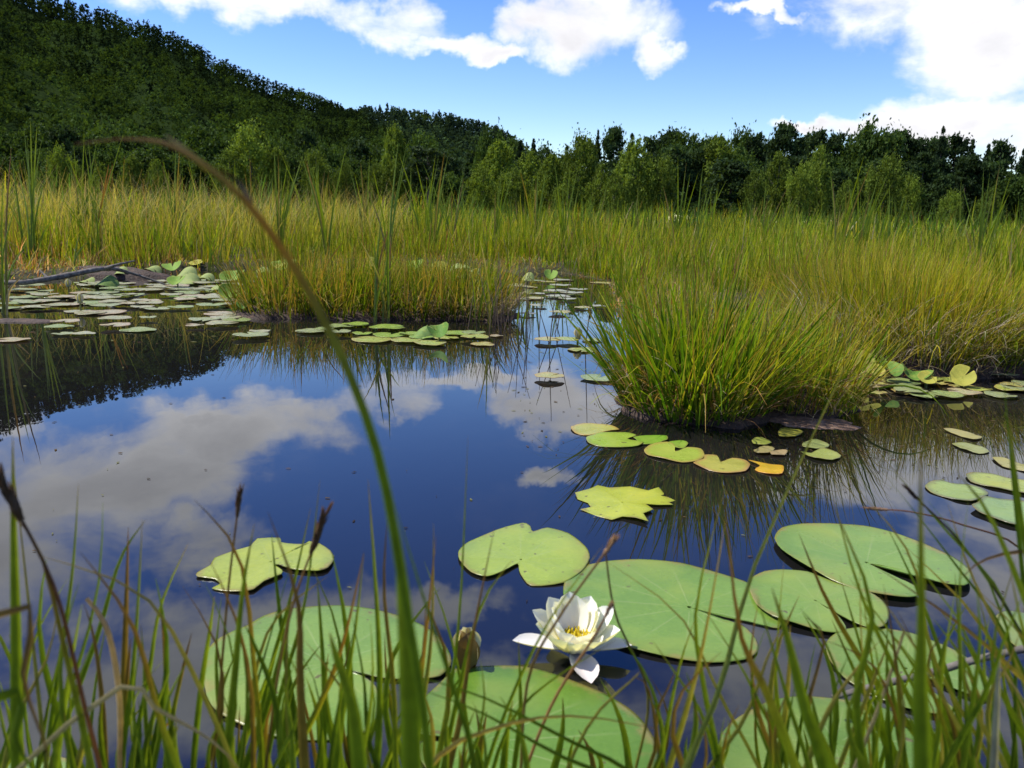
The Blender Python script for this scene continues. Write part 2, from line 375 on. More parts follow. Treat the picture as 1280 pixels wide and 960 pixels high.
# ------------------------------------------------------------------ single blades and stalks (real ribbons with a keel)
def spline(pts, n):
    pts = [Vector(p) for p in pts]
    if len(pts) == 2: return [pts[0].lerp(pts[1], i / n) for i in range(n + 1)]
    out = []
    m = len(pts) - 1
    for i in range(n + 1):
        s = i / n * m; k = min(int(s), m - 1); u = s - k
        p0 = pts[max(k - 1, 0)]; p1 = pts[k]; p2 = pts[k + 1]; p3 = pts[min(k + 2, m)]
        out.append(.5 * ((2 * p1) + (p2 - p0) * u + (2 * p0 - 5 * p1 + 4 * p2 - p3) * u * u + (3 * p1 - p0 - 3 * p2 + p3) * u ** 3))
    return out
def blade_mesh(pts, w, cols, n=12, face=None, keel=.22, tip=.04, basew=.7, twist=0.0):
    """folded leaf blade along pts (root to tip); cols: list of (t, rgb)"""
    c = spline(pts, n); V = []; C = []; Fq = []
    face = face or Vector((0, -1, 0))
    for i, p in enumerate(c):
        tg = (c[min(i + 1, n)] - c[max(i - 1, 0)]).normalized()
        s = tg.cross(face)
        s = s.normalized() if s.length > 1e-4 else Vector((1, 0, 0))
        s = Matrix.Rotation(twist * i / n, 3, tg) @ s
        nn = s.cross(tg)
        t = i / n
        ww = w * .5 * ((basew + (1 - basew) * min(1, t / .3)) if t < .3 else max(tip, 1 - ((t - .3) / .7) ** 1.7))
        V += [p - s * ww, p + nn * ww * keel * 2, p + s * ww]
        for k in range(len(cols) - 1):
            if cols[k][0] <= t <= cols[k + 1][0] or k == len(cols) - 2:
                u = min(1, max(0, (t - cols[k][0]) / max(1e-6, cols[k + 1][0] - cols[k][0]))); break
        cc = [cols[k][1][j] * (1 - u) + cols[k + 1][1][j] * u for j in range(3)]
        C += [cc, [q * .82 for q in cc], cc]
        if i:
            o = i * 3
            Fq += [[o - 3, o - 2, o + 1, o], [o - 2, o - 1, o + 2, o + 1]]
    return mesh_np('blade', V, Fq, C, smooth=True)
def tube_mesh(pts, radii, cols, n=14, sides=6, name='stem', bumpy=0.0):
    c = spline(pts, n); V = []; C = []; Fq = []
    for i, p in enumerate(c):
        tg = (c[min(i + 1, n)] - c[max(i - 1, 0)]).normalized()
        a = tg.orthogonal().normalized() if i == 0 else (a - tg * a.dot(tg)).normalized()
        bb = tg.cross(a); t = i / n
        s = t * (len(radii) - 1); k = min(int(s), len(radii) - 2); rr = radii[k] * (1 - s + k) + radii[k + 1] * (s - k)
        s = t * (len(cols) - 1); k = min(int(s), len(cols) - 2); u = s - k
        cc = [cols[k][j] * (1 - u) + cols[k + 1][j] * u for j in range(3)]
        for q in range(sides):
            an = 6.2832 * q / sides
            r_ = rr * (1 + bumpy * random.uniform(-1, 1))
            V.append(p + (a * math.cos(an) + bb * math.sin(an)) * r_); C.append(cc)
        if i:
            o = i * sides
            for q in range(sides): Fq.append([o - sides + q, o - sides + (q + 1) % sides, o + (q + 1) % sides, o + q])
    return mesh_np(name, V, Fq, C, smooth=True)
def rel(o_pts, root): return [Vector(p) - Vector(root) for p in o_pts]
def to_root(pix, D, Dtip=None):
    """pixel line root->tip at ground distance D (tip may be nearer or farther); the root is carried down to the bank"""
    m = len(pix); Dtip = D if Dtip is None else Dtip
    pts = [PD(px, py, D + (Dtip - D) * i / max(1, m - 1)) for i, (px, py) in enumerate(pix)]
    d = (pts[0] - pts[1]).normalized()
    d = (d + Vector((0, 0, -1.2))).normalized()
    zb = 0.03
    if pts[0].z > zb + .01 and d.z < -.1:
        t = (pts[0].z - zb) / -d.z
        mid = pts[0] + d * t * .5
        pts = [pts[0] + d * t] + ([mid] if t > .1 else []) + pts
    return pts
G1, G2, G3 = (.16, .25, .014), (.25, .32, .02), (.10, .165, .012)
OR, BR, ST, YG = (.27, .15, .03), (.17, .10, .045), (.52, .42, .24), (.30, .30, .05)

# ------------------------------------------------------------------ lily pads
def pad_material(name, rough=.33, spec=.5):
    t = NT(name); c = t.attr('col').outputs['Color']
    ang = t.attr('ang').outputs['Fac']; rad = t.attr('rad').outputs['Fac']
    oi = t.n('ShaderNodeObjectInfo')
    tcx = t.n('ShaderNodeTexCoord').outputs['Object']
    off = t.n('ShaderNodeVectorMath', operation='ADD'); t.l(tcx, off.inputs[0]); t.l(oi.outputs['Location'], off.inputs[1])
    big = t.noise(9, 4, .6, off.outputs[0]); fine = t.noise(160, 3, .6, off.outputs[0])
    c = t.mix(1.0, c, t.ramp(big, [(.25, (.80, .86, .78)), (.55, (1, 1, 1)), (.8, (1.18, 1.08, .95))]), 'MULTIPLY')
    c = t.mix(1.0, c, t.ramp(fine, [(.3, (.9, .92, .9)), (.7, (1.07, 1.05, 1.05))]), 'MULTIPLY')
    spots = t.noise(55, 2, .5, off.outputs[0])
    c = t.mix(t.ramp(spots, [(.70, (0, 0, 0)), (.725, (.85, .85, .85))]), c, (.10, .075, .03))
    # radiating veins
    mm = t.n('ShaderNodeMath', operation='MULTIPLY'); t.l(ang, mm.inputs[0]); mm.inputs[1].default_value = 13.0
    sn = t.n('ShaderNodeMath', operation='SINE'); t.l(mm.outputs[0], sn.inputs[0])
    vein = t.ramp(sn.outputs[0], [(.955, (0, 0, 0)), (1.0, (1, 1, 1))])
    vm = t.n('ShaderNodeMath', operation='MULTIPLY'); t.l(vein, vm.inputs[0]); fr = t.n('ShaderNodeMapRange'); t.l(rad, fr.inputs['Value'])
    fr.inputs['From Min'].default_value = .1; fr.inputs['From Max'].default_value = .9; fr.inputs['To Min'].default_value = .5; fr.inputs['To Max'].default_value = 0
    t.l(fr.outputs[0], vm.inputs[1])
    c = t.mix(vm.outputs[0], c, (.36, .42, .17))
    blot = t.noise(22, 5, .65, off.outputs[0])
    er = t.n('ShaderNodeMapRange'); t.l(rad, er.inputs['Value']); er.inputs['From Min'].default_value = .80; er.inputs['From Max'].default_value = 1.0; er.inputs['To Max'].default_value = .30
    ea = t.n('ShaderNodeMath', operation='ADD'); t.l(er.outputs[0], ea.inputs[0]); t.l(blot, ea.inputs[1])
    c = t.mix(t.ramp(ea.outputs[0], [(.70, (0, 0, 0)), (.88, (.7, .7, .7))]), c, (.26, .19, .06))
    yel = t.noise(4.5, 3, .5, off.outputs[0])
    c = t.mix(t.ramp(yel, [(.5, (0, 0, 0)), (.8, (.6, .6, .6))]), c, (.34, .36, .07))
    b = t.n('ShaderNodeBsdfPrincipled'); t.l(c, b.inputs['Base Color']); b.inputs['Specular IOR Level'].default_value = spec
    t.l(t.ramp(big, [(.3, (rough - .06,) * 3), (.7, (rough + .1,) * 3)]), b.inputs['Roughness'])
    hh = t.n('ShaderNodeMath', operation='ADD'); t.l(fine, hh.inputs[0]); t.l(vm.outputs[0], hh.inputs[1])
    t.l(t.bump(hh.outputs[0], .25, .0012), b.inputs['Normal'])
    tr = t.n('ShaderNodeBsdfTranslucent'); t.l(t.mix(1.0, c, (1.2, 1.15, .5), 'MULTIPLY'), tr.inputs['Color'])
    mx = t.n('ShaderNodeMixShader'); mx.inputs[0].default_value = .22; t.l(b.outputs[0], mx.inputs[1]); t.l(tr.outputs[0], mx.inputs[2])
    t.l(mx.outputs[0], t.out.inputs['Surface']); return t.m
M_pad = pad_material('lily_pad', .26)
def dens_outline(pts, n_per):
    """smooth closed outline through the points, corners kept a little"""
    m = len(pts); out = []
    for k in range(m):
        p0, p1, p2, p3 = pts[k - 1], pts[k], pts[(k + 1) % m], pts[(k + 2) % m]
        for j in range(n_per):
            u = j / n_per
            sm = .5 * ((2 * p1) + (p2 - p0) * u + (2 * p0 - 5 * p1 + 4 * p2 - p3) * u * u + (3 * p1 - p0 - 3 * p2 + p3) * u ** 3)
            out.append(sm.lerp(p1.lerp(p2, u), .25))
    return out
def pad_mesh(outline, centre, col, edge=None, thick=.0014, wave=.0013, n_per=3, rings=6, rimlift=.0006, zfun=None, seed=0):
    """outline and centre in the pad's own plane (2D vectors, metres); two skins and a rim"""
    rr = random.Random(seed); o = dens_outline([Vector((p[0], p[1], 0)) for p in outline], n_per) if n_per > 1 else [Vector((p[0], p[1], 0)) for p in outline]
    c = Vector((centre[0], centre[1], 0)); m = len(o); edge = edge or tuple(q * .8 for q in col)
    ph = [rr.uniform(0, 6.28) for _ in range(4)]
    V, C, A, Rd, Fc = [], [], [], [], []
    def addv(p, a, t, dz):
        z = dz + wave * t * (math.sin(2 * a + ph[0]) + .6 * math.sin(5 * a + ph[1])) + rimlift * t ** 6
        if zfun: z += zfun(p.x, p.y, t, a)
        V.append((p.x, p.y, z)); k = max(0, (t - .86) / .14)
        C.append([col[j] * (1 - k) + edge[j] * k for j in range(3)]); A.append(a); Rd.append(t)
    for skin in (0, 1):
        dz = thick * (1 - skin)
        for j in range(rings + 1):
            t = max(.02, j / (rings - .85)) if j < rings else 1.0
            for q in o:
                p = c + (q - c) * t; d = q - c
                addv(p, math.atan2(d.y, d.x), t, dz if j < rings else thick * (.7 if not skin else .3))
        o0 = skin * (rings + 1) * m
        for j in range(rings):
            for k in range(m):
                a_, b_ = o0 + j * m + k, o0 + j * m + (k + 1) % m
                q = [a_, b_, b_ + m, a_ + m]
                Fc.append(q if not skin else q[::-1])
    o1 = (rings) * m; o2 = (rings + 1) * m + rings * m
    for k in range(m): Fc.append([o1 + k, o2 + k, o2 + (k + 1) % m, o1 + (k + 1) % m][::-1])
    me = mesh_np('lily_pad', V, Fc, C, smooth=True, extra={'ang': A, 'rad': Rd})
    bm = bmesh.new(); bm.from_mesh(me); bmesh.ops.recalc_face_normals(bm, faces=bm.faces); bm.to_mesh(me); bm.free()
    return me
pad_n = [0]
PG, PY, PM, PO, PB = (.17, .285, .045), (.34, .39, .075), (.20, .30, .075), (.50, .30, .04), (.26, .22, .09)
def traced_pad(x0, y0, s, pts, cen, col, label, group=None, z=.002, edge=None, **kw):
    w = [P(x0 + a * s, y0 + b_ * s, z) for a, b_ in pts]; c = P(x0 + cen[0] * s, y0 + cen[1] * s, z)
    pad_n[0] += 1
    me = pad_mesh([(p.x - c.x, p.y - c.y) for p in w], (0, 0), col, edge, seed=pad_n[0], **kw)
    o = link('lily_pad', me, M_pad, loc=c)
    return tag(o, label, 'lily pad', group)
ZA = (540, 600, .328); ZB = (860, 620, .354); ZC = (480, 780, .297); ZD = (240, 620, 1 / 3); ZE = (640, 440, .328); ZF = (1080, 560, .2083); ZG = (940, 400, .2656)
G_near = 'large lily pads floating before the near bank'
traced_pad(*ZA, [(326, 322), (270, 352), (210, 372), (150, 355), (105, 310), (102, 275), (140, 235), (250, 190), (345, 165), (374, 176), (385, 197), (440, 182), (520, 205), (585, 260), (602, 300), (570, 350), (500, 393), (380, 402), (345, 370), (332, 345)],
           (338, 306), (.30, .39, .05), 'yellow green heart shaped lily pad dented at its far edge', G_near)
traced_pad(0, 0, 1, [(704, 742), (708, 722), (727, 708), (760, 701), (800, 700), (850, 705), (890, 715), (930, 728), (960, 745), (976, 765), (974, 785), (945, 779), (905, 771), (872, 762), (868, 763), (900, 777), (928, 782), (945, 800), (947, 815), (930, 825), (890, 829), (850, 826), (810, 818), (770, 806), (735, 785), (712, 765)],
           (862, 760), PG, 'big smooth green lily pad split on its side behind the white flower', G_near)
traced_pad(*ZB, [(305, 150), (330, 115), (400, 98), (500, 95), (620, 105), (720, 130), (830, 170), (930, 215), (995, 265), (1000, 300), (975, 320), (900, 310), (830, 290), (740, 262), (648, 243), (640, 248), (720, 285), (800, 315), (832, 345), (780, 358), (700, 350), (600, 330), (500, 295), (400, 240), (330, 190)],
           (630, 238), (.18, .30, .05), 'large green lily pad with black specks, widest of the right hand pads', G_near, z=.008)
traced_pad(*ZB, [(225, 290), (270, 265), (330, 260), (420, 268), (480, 290), (560, 320), (640, 345), (690, 380), (712, 420), (690, 462), (640, 468), (570, 440), (470, 384), (462, 390), (520, 415), (558, 462), (545, 480), (470, 475), (380, 452), (300, 428), (240, 385), (215, 330)],
           (450, 372), (.175, .29, .045), 'green lily pad overlapping the big pad behind the white flower', G_near, z=.006)
traced_pad(*ZB, [(485, 535), (500, 505), (540, 482), (610, 470), (700, 470), (790, 485), (870, 515), (940, 545), (1000, 580), (1060, 640), (1080, 690), (1040, 720), (950, 690), (800, 628), (795, 640), (900, 730), (960, 776), (870, 775), (780, 755), (700, 725), (620, 685), (550, 640), (505, 590)],
           (770, 612), (.15, .25, .04), 'green lily pad lying under the pale dead stick', G_near)
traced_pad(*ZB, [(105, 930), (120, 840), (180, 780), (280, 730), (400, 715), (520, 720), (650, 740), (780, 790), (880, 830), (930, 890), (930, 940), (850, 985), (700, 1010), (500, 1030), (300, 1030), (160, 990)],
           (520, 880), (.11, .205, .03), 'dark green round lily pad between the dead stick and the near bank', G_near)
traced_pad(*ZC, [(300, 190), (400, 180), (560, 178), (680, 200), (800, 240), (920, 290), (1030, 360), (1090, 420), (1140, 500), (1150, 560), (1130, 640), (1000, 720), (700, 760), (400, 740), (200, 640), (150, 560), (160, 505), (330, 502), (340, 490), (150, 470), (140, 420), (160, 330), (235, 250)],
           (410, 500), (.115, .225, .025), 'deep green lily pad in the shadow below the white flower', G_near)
traced_pad(*ZD, [(40, 660), (50, 600), (90, 550), (150, 515), (205, 490), (270, 450), (350, 425), (450, 415), (560, 412), (680, 425), (780, 450), (870, 490), (930, 540), (968, 600), (970, 640), (930, 680), (850, 690), (760, 690), (680, 680), (600, 655), (535, 636), (535, 645), (640, 680), (690, 720), (700, 780), (680, 860), (620, 900), (500, 915), (380, 910), (260, 890), (160, 850), (90, 810), (55, 750)],
           (505, 632), (.175, .29, .05), 'largest green lily pad with a side slit beside the closed bud', G_near)
traced_pad(*ZD, [(20, 290), (70, 262), (85, 235), (160, 210), (220, 195), (245, 165), (330, 158), (335, 175), (385, 182), (430, 182), (440, 172), (480, 180), (520, 205), (533, 240), (510, 275), (470, 287), (380, 280), (325, 262), (312, 266), (338, 283), (335, 298), (270, 325), (230, 355), (180, 360), (110, 355), (75, 345), (105, 330), (85, 312), (20, 305)],
           (296, 250), (.33, .39, .05), 'chewed yellow green lily pad with ragged edges in open water', G_near, n_per=2, thick=.0018)
traced_pad(*ZE, [(240, 540), (300, 530), (325, 515), (370, 520), (450, 515), (520, 528), (560, 515), (585, 540), (625, 562), (600, 572), (615, 585), (560, 588), (510, 585), (540, 605), (500, 622), (520, 655), (470, 640), (420, 632), (380, 640), (320, 620), (260, 600), (300, 592), (290, 575), (250, 560)],
           (420, 575), (.42, .46, .05), 'bright yellow torn lily pad with spiky edges', G_near, n_per=1, wave=.003)
G_row = 'small lily pads in a row before the sedge tussock'
for pts, cen, col, edge, lab in [
    ([(225, 285), (300, 272), (380, 280), (410, 297), (360, 305), (290, 318), (240, 308)], (320, 295), (.40, .40, .08), (.42, .27, .06), 'yellowish oval lily pad starting the row before the tussock'),
    ([(285, 325), (340, 310), (430, 305), (475, 318), (440, 332), (500, 345), (480, 360), (400, 365), (330, 358), (290, 345)], (400, 336), (.30, .42, .05), None, 'lime green notched lily pad touching the first of the tussock row'),
    ([(465, 325), (530, 316), (590, 322), (590, 338), (540, 350), (500, 352), (470, 335)], (528, 334), (.19, .36, .03), None, 'bright green small lily pad in the tussock row'),
    ([(590, 345), (640, 337), (672, 350), (650, 368), (610, 362)], (630, 352), (.22, .36, .04), None, 'small green lily pad tucked behind the heart shaped one of the row'),
    ([(503, 375), (530, 350), (590, 345), (620, 358), (622, 382), (670, 365), (720, 372), (735, 395), (710, 415), (650, 422), (580, 410), (520, 395)], (618, 386), (.33, .42, .06), (.40, .28, .07), 'heart shaped lime lily pad with a reddish rim before the tussock'),
    ([(690, 425), (730, 410), (735, 392), (780, 392), (797, 418), (840, 405), (890, 412), (908, 432), (890, 455), (820, 462), (750, 450)], (798, 428), (.40, .38, .08), (.42, .22, .08), 'two lobed yellow lily pad with pinkish brown edges'),
    ([(900, 415), (950, 425), (1000, 428), (1035, 435), (1030, 465), (980, 465), (925, 450), (945, 435)], (985, 447), (.60, .38, .03), (.62, .30, .03), 'orange yellow withered lily pad ending the row')]:
    traced_pad(*ZE, pts, cen, col, lab, G_row, edge=edge)
G_mud = 'small lily pads beside the brown mud spit'
for i, (pts, cen, col, lab) in enumerate([
    ([(1015, 300), (1040, 288), (1110, 305), (1075, 322), (1020, 322)], (1055, 307), (.45, .42, .06), 'bright yellow lily pad lifted against the mud spit'),
    ([(915, 335), (950, 326), (990, 345), (960, 357), (920, 348)], (952, 342), (.28, .33, .06), 'small olive lily pad under the tussock roots'),
    ([(920, 375), (960, 360), (1002, 370), (970, 388), (935, 386)], (960, 375), (.36, .30, .12), 'tan coloured little lily pad near the mud spit'),
    ([(985, 380), (1020, 373), (1050, 378), (1040, 392), (990, 392)], (1018, 383), (.38, .28, .14), 'brownish little lily pad near the mud spit'),
    ([(1110, 345), (1160, 335), (1210, 355), (1180, 370), (1110, 365)], (1155, 353), (.30, .34, .11), 'greyish green lily pad on the mud spit'),
    ([(1100, 380), (1140, 385), (1190, 368), (1255, 395), (1220, 412), (1150, 405)], (1180, 392), (.32, .36, .09), 'pale green notched lily pad off the mud spit')]):
    traced_pad(*ZE, pts, cen, col, lab, G_mud, z=.004)
G_right = 'lily pads in the grey water by the right bank'
for pts, cen, col, lab, z in [
    ([(365, 230), (400, 205), (460, 200), (520, 215), (620, 220), (700, 240), (745, 265), (740, 285), (690, 310), (640, 325), (560, 315), (470, 290), (400, 265)], (580, 262), (.27, .36, .09), 'long yellow green lily pad with a dark rim near the bent sedge', .002),
    ([(645, 350), (680, 330), (720, 290), (800, 300), (900, 310), (1000, 330), (1080, 400), (1000, 465), (880, 455), (740, 405), (680, 380)], (850, 370), (.22, .33, .10), 'broad pale green lily pad overlapping the long dark rimmed one', .006),
    ([(610, 160), (660, 148), (760, 160), (860, 180), (960, 190), (1060, 220), (1050, 285), (930, 270), (840, 250), (740, 230), (640, 200)], (830, 212), (.33, .38, .07), 'yellowish lily pad behind the broad pale one', .003)]:
    traced_pad(*ZF, pts, cen, col, lab, G_right, z=z, edge=(.10, .10, .05))
for pts, cen, col, lab in [
    ([(900, 515), (960, 515), (1040, 535), (1085, 555), (1040, 565), (960, 540)], (1000, 540), (.38, .34, .13), 'thin tan lily pad seen edge on in open grey water'),
    ([(940, 580), (1000, 578), (1080, 600), (1120, 620), (1070, 630), (980, 605)], (1030, 604), (.30, .32, .11), 'thin olive lily pad next to the tan one'),
    ([(1130, 650), (1180, 648), (1240, 670), (1330, 690), (1330, 722), (1250, 705), (1180, 690)], (1240, 686), (.36, .33, .10), 'long brownish yellow lily pad under the leaning rush')]:
    traced_pad(*ZG, pts, cen, col, lab, G_right)
traced_pad(*ZB, [(1085, 430), (1120, 410), (1190, 415), (1260, 440), (1260, 560), (1180, 545), (1110, 490)], (1180, 480), (.12, .20, .06), 'dull green lily pad beyond the end of the dead stick', G_near)
traced_pad(0, 0, 1, [(-60, 985), (-20, 950), (40, 946), (90, 952), (115, 975), (90, 1010), (0, 1030), (-60, 1015)], (30, 985), (.17, .28, .08), 'pale green lily pad under the left sedge', G_near)

# simple floating pads: a few shared shapes, placed one by one
def oval(seed, n=22, notch=True):
    r_ = random.Random(seed); pts = []
    a0 = r_.uniform(0, 6.28)
    for i in range(n):
        a = a0 + .16 + (6.2832 - .32) * i / (n - 1); q = .5 * (1 + .05 * math.sin(3 * a + seed) + r_.uniform(-.02, .02)); pts.append((math.cos(a) * q, math.sin(a) * q))
    if notch: pts.append((math.cos(a0) * .1, math.sin(a0) * .1))
    return pts
pad_lib = []
for i, (col, edge) in enumerate([((.33, .34, .20), (.36, .28, .16)), ((.30, .34, .17), None), ((.36, .37, .24), (.40, .33, .2)), ((.26, .33, .12), None), ((.40, .36, .24), (.42, .26, .14)),
                                 ((.26, .38, .06), None), ((.34, .40, .08), (.38, .30, .08)), ((.40, .38, .12), (.42, .26, .1))]):
    me = pad_mesh(oval(i * 3 + 1), (0, 0), col, edge, thick=.012, wave=.012, n_per=1, rings=3, rimlift=.01, seed=50 + i); me.materials.append(M_pad); pad_lib.append(me)
zc = [0]
def float_pad(px, py, wpx, k, label, group, aspect=1.0, hz=None):
    p = P(px, py); dep = (p - Vector((0, 0, H))).dot(fw); w = wpx * dep / F_PX
    zc[0] = (zc[0] + 1) % 9
    o = link('lily_pad', pad_lib[k], loc=(p.x, p.y, .002 + .0018 * zc[0]))
    o.scale = (w, w * aspect, .16); o.rotation_euler.z = random.uniform(-.5, .5) if aspect != 1 else random.uniform(0, 6.28)
    return tag(o, label, 'lily pad', group)
G_left = 'pale lily pads massed before the left bank'
ZL = .1875
left = [(95, 618, 195), (415, 580, 130), (555, 582, 150), (400, 537, 180), (440, 502, 180), (762, 484, 210), (990, 480, 112), (775, 535, 190), (925, 550, 230), (700, 432, 270), (600, 440, 200), (1050, 412, 170), (950, 402, 150), (1200, 405, 170),
        (860, 384, 140), (1000, 380, 180), (700, 400, 190), (520, 425, 170), (620, 370, 240), (460, 380, 190), (760, 365, 190), (560, 340, 200), (700, 340, 210), (860, 325, 200), (420, 340, 170), (300, 325, 170), (250, 300, 150), (320, 355, 160), (240, 365, 140), (1000, 360, 150),
        (980, 285, 210), (850, 290, 150), (1080, 270, 190), (750, 282, 150), (1180, 265, 160), (560, 300, 170), (640, 318, 150), (1040, 250, 150), (1250, 300, 170), (1290, 330, 180), (1400, 340, 190), (1330, 290, 170), (1240, 355, 150),
        (1410, 395, 190), (1480, 440, 230), (1560, 450, 150), (1360, 482, 200), (1510, 472, 200), (1580, 492, 190), (1300, 530, 120), (1480, 517, 210), (1670, 598, 235), (1735, 578, 140), (1650, 468, 140)]
for i, (x, y, w) in enumerate(left):
    far = y < 375
    float_pad(x * ZL, 310 + y * ZL, w * ZL, i % 5 if i % 7 else 4, 'pale grey green lily pad in the crowded sheet by the left bank' if far else 'pale oval lily pad floating in the dark water off the left bank', G_left if far else 'pale lily pads floating off the left bank')
r_ = random.Random(9)
for i in range(58):
    x, y = r_.uniform(8, 320), r_.uniform(358, 388)
    if x > 100: y = r_.uniform(350, 384)
    float_pad(x, y, r_.uniform(18, 36), r_.choice([0, 1, 2, 3, 1]), 'pale grey green lily pad in the crowded sheet by the left bank', G_left)
G_mid = 'lily pads along the foot of the reed island'
ZM = .28125
for i, (x, y, w, k) in enumerate([(95, 392, 120, 3), (160, 385, 120, 5), (300, 400, 160, 5), (85, 421, 108, 1), (190, 417, 92, 5), (235, 447, 180, 6), (310, 428, 150, 5), (385, 452, 140, 6), (490, 466, 150, 6), (450, 442, 110, 5), (600, 426, 140, 5), (685, 424, 110, 3), (690, 446, 130, 6), (720, 466, 110, 7),
                                  (785, 430, 60, 4), (560, 440, 120, 6), (-40, 412, 130, 1), (20, 404, 90, 3), (400, 425, 100, 5)]):
    float_pad(400 + x * ZM, 300 + y * ZM, w * ZM, k, 'green lily pad at the foot of the reed island', G_mid)
for x, y, w, k, lab in [(1020, 620, 135, 7, 'lone yellowish lily pad in the reflected white cloud'), (1010, 456, 120, 7, 'tan lily pad by the withered bud in the channel'), (1105, 455, 120, 6, 'yellow green lily pad touching the withered bud in the channel'),
                        (1165, 492, 130, 6, 'olive lily pad half hidden by the tussock edge'), (1210, 450, 90, 3, 'green lily pad half hidden by the tussock edge'), (1240, 620, 160, 3, 'green lily pad under the left sweep of the tussock')]:
    float_pad(400 + x * ZM, 300 + y * ZM, w * ZM, k, lab, 'scattered lily pads in the channel')
for i in range(26):
    float_pad(r_.uniform(630, 760), r_.uniform(350, 395), r_.uniform(16, 32), r_.choice([0, 2, 3, 7]), 'small pale lily pad far up the channel', 'lily pads far up the channel')
for i in range(30):
    x = r_.uniform(1045, 1290); y = 474 + r_.uniform(4, 24) + max(0, x - 1230) * .05
    float_pad(x, y, r_.uniform(24, 42), r_.choice([3, 6, 7, 7, 1]), 'olive flat lily pad crowded before the right tussock', 'flat lily pads before the right tussock')
float_pad(1205, 494, 40, 4, 'orange withered lily pad before the right tussock', None)
for i in range(12):
    float_pad(r_.uniform(1235, 1330), r_.uniform(428, 486), r_.uniform(24, 44), r_.choice([1, 3]), 'pale green lily pad in the inlet beside the right tussock', 'lily pads in the right inlet')

# raised, curled pads standing out of the water
def curl_mesh(seed, col, curl, back):
    def zf(x, y, t, a): return curl * (x * x * 2.2) + back * max(0, y + .1) ** 1.5
    me = pad_mesh(oval(seed), (0, 0), col, tuple(q * 1.1 for q in col), thick=.012, wave=.010, n_per=2, rings=5, zfun=zf, seed=seed)
    me.materials.append(M_padrough); return me
M_padrough = pad_material('raised_lily_pad', .62, .15)
curl_lib = [curl_mesh(90, (.20, .33, .05), .45, .25), curl_mesh(91, (.42, .40, .07), .2, .5), curl_mesh(92, (.12, .24, .04), .7, .1), curl_mesh(93, (.30, .36, .12), -.5, .15), curl_mesh(94, (.17, .27, .07), -.8, 0)]
M_stem = veg('stem', .5, .3, .15)
stalk_me = tube_mesh([(0, 0, 0), (0, 0, .5), (0, 0, 1)], [.006, .006, .005], [(.16, .13, .04), (.2, .22, .05)], n=4, sides=5, name='leaf_stalk')
stalk_me.materials.append(M_stem)
def raised_pad(px, py, wpx, k, tilt, tdir, z, label, group):
    """leaf blade on its stalk; px,py is the leaf middle"""
    p = P(px, py, z); dep = (p - Vector((0, 0, H))).dot(fw); w = wpx * dep / F_PX
    e = empty('curled_lily_pad', (p.x, p.y, -.03)); tag(e, label, 'lily pad', group)
    o = link('leaf', curl_lib[k], parent=e, loc=(0, 0, z + .03)); o.scale = (w, w, w)
    o.rotation_euler = (tilt * math.cos(tdir), tilt * math.sin(tdir), random.uniform(-.6, .6))
    s = link('leaf_stalk', stalk_me, parent=e); s.scale = (1, 1, z + .03)
for x, y, w, k, tl, td, z, lab in [
    (1058, 465, 46, 1, .5, .2, .05, 'rounded yellow green lily leaf raised before the right tussock'), (1078, 454, 34, 1, .8, 0, .07, 'golden lily leaf standing behind the raised yellow green one'), (1092, 464, 30, 1, .5, -.6, .06, 'yellow edged lily leaf cupped beside the dark green one'),
    (1108, 462, 38, 2, .6, .5, .06, 'dark green upright lily leaf before the right tussock'), (1140, 470, 46, 2, .35, 1.2, .03, 'folded dark lily leaf leaning to the yellow one'), (1158, 474, 26, 1, .5, .4, .03, 'small yellow lily leaf at the tussock foot'),
    (1203, 472, 34, 1, .9, -.3, .04, 'golden brown lily leaf standing near the inlet'), (1006, 456, 34, 2, 1.1, .6, .08, 'green and yellow lily leaf upright behind the tussock edge')]:
    raised_pad(x, y, w * .88, k, tl * .75, td, z, lab, 'raised lily leaves before the right tussock')
raised_pad(400 + 530 * ZM, 300 + 408 * ZM, 27, 2, .5, -.4, .05, 'dark green folded lily leaf raised at the foot of the reed island', None)
raised_pad(400 + 455 * ZM, 300 + 410 * ZM, 40, 4, .3, .3, .03, 'dull green arched lily leaf next to the folded one at the reed island', None)
for i, (x, y, w, k) in enumerate([(155, 322, 34, 4), (180, 320, 34, 2), (205, 325, 28, 2), (130, 350, 36, 4), (190, 335, 30, 3), (175, 330, 24, 3), (215, 335, 30, 0), (232, 340, 34, 3), (240, 350, 40, 3), (222, 352, 30, 0), (258, 345, 26, 3), (296, 323, 26, 0), (320, 322, 38, 3),
                                  (292, 348, 40, 0), (290, 368, 42, 0), (283, 358, 32, 3), (330, 338, 34, 3), (108, 350, 24, 3), (100, 330, 22, 1), (272, 360, 26, 3), (245, 330, 22, 1), (310, 382, 30, 2), (325, 384, 22, 3), (150, 338, 24, 3)]):
    raised_pad(x, y, w * .78, k, r_.uniform(.1, .45), r_.uniform(-1, 1.2), r_.uniform(.02, .06), 'curled green lily leaf raised over the pads of the left bank', 'curled lily leaves at the left bank')
for i in range(22):
    x = r_.uniform(345, 600); raised_pad(x, r_.uniform(318, 345), r_.uniform(16, 28), r_.choice([0, 1, 3]), r_.uniform(.1, .5), r_.uniform(-1, 1.2), r_.uniform(.03, .07), 'small lily leaf raised behind the reed island', 'lily leaves behind the reed island')
for x, y, w, k in [(660, 346, 16, 3), (688, 344, 17, 0), (598, 364, 22, 3), (590, 372, 20, 3)]:
    raised_pad(x, y, w, k, .6, 0, .06, 'small lily leaf raised at the head of the channel', 'lily leaves at the head of the channel')

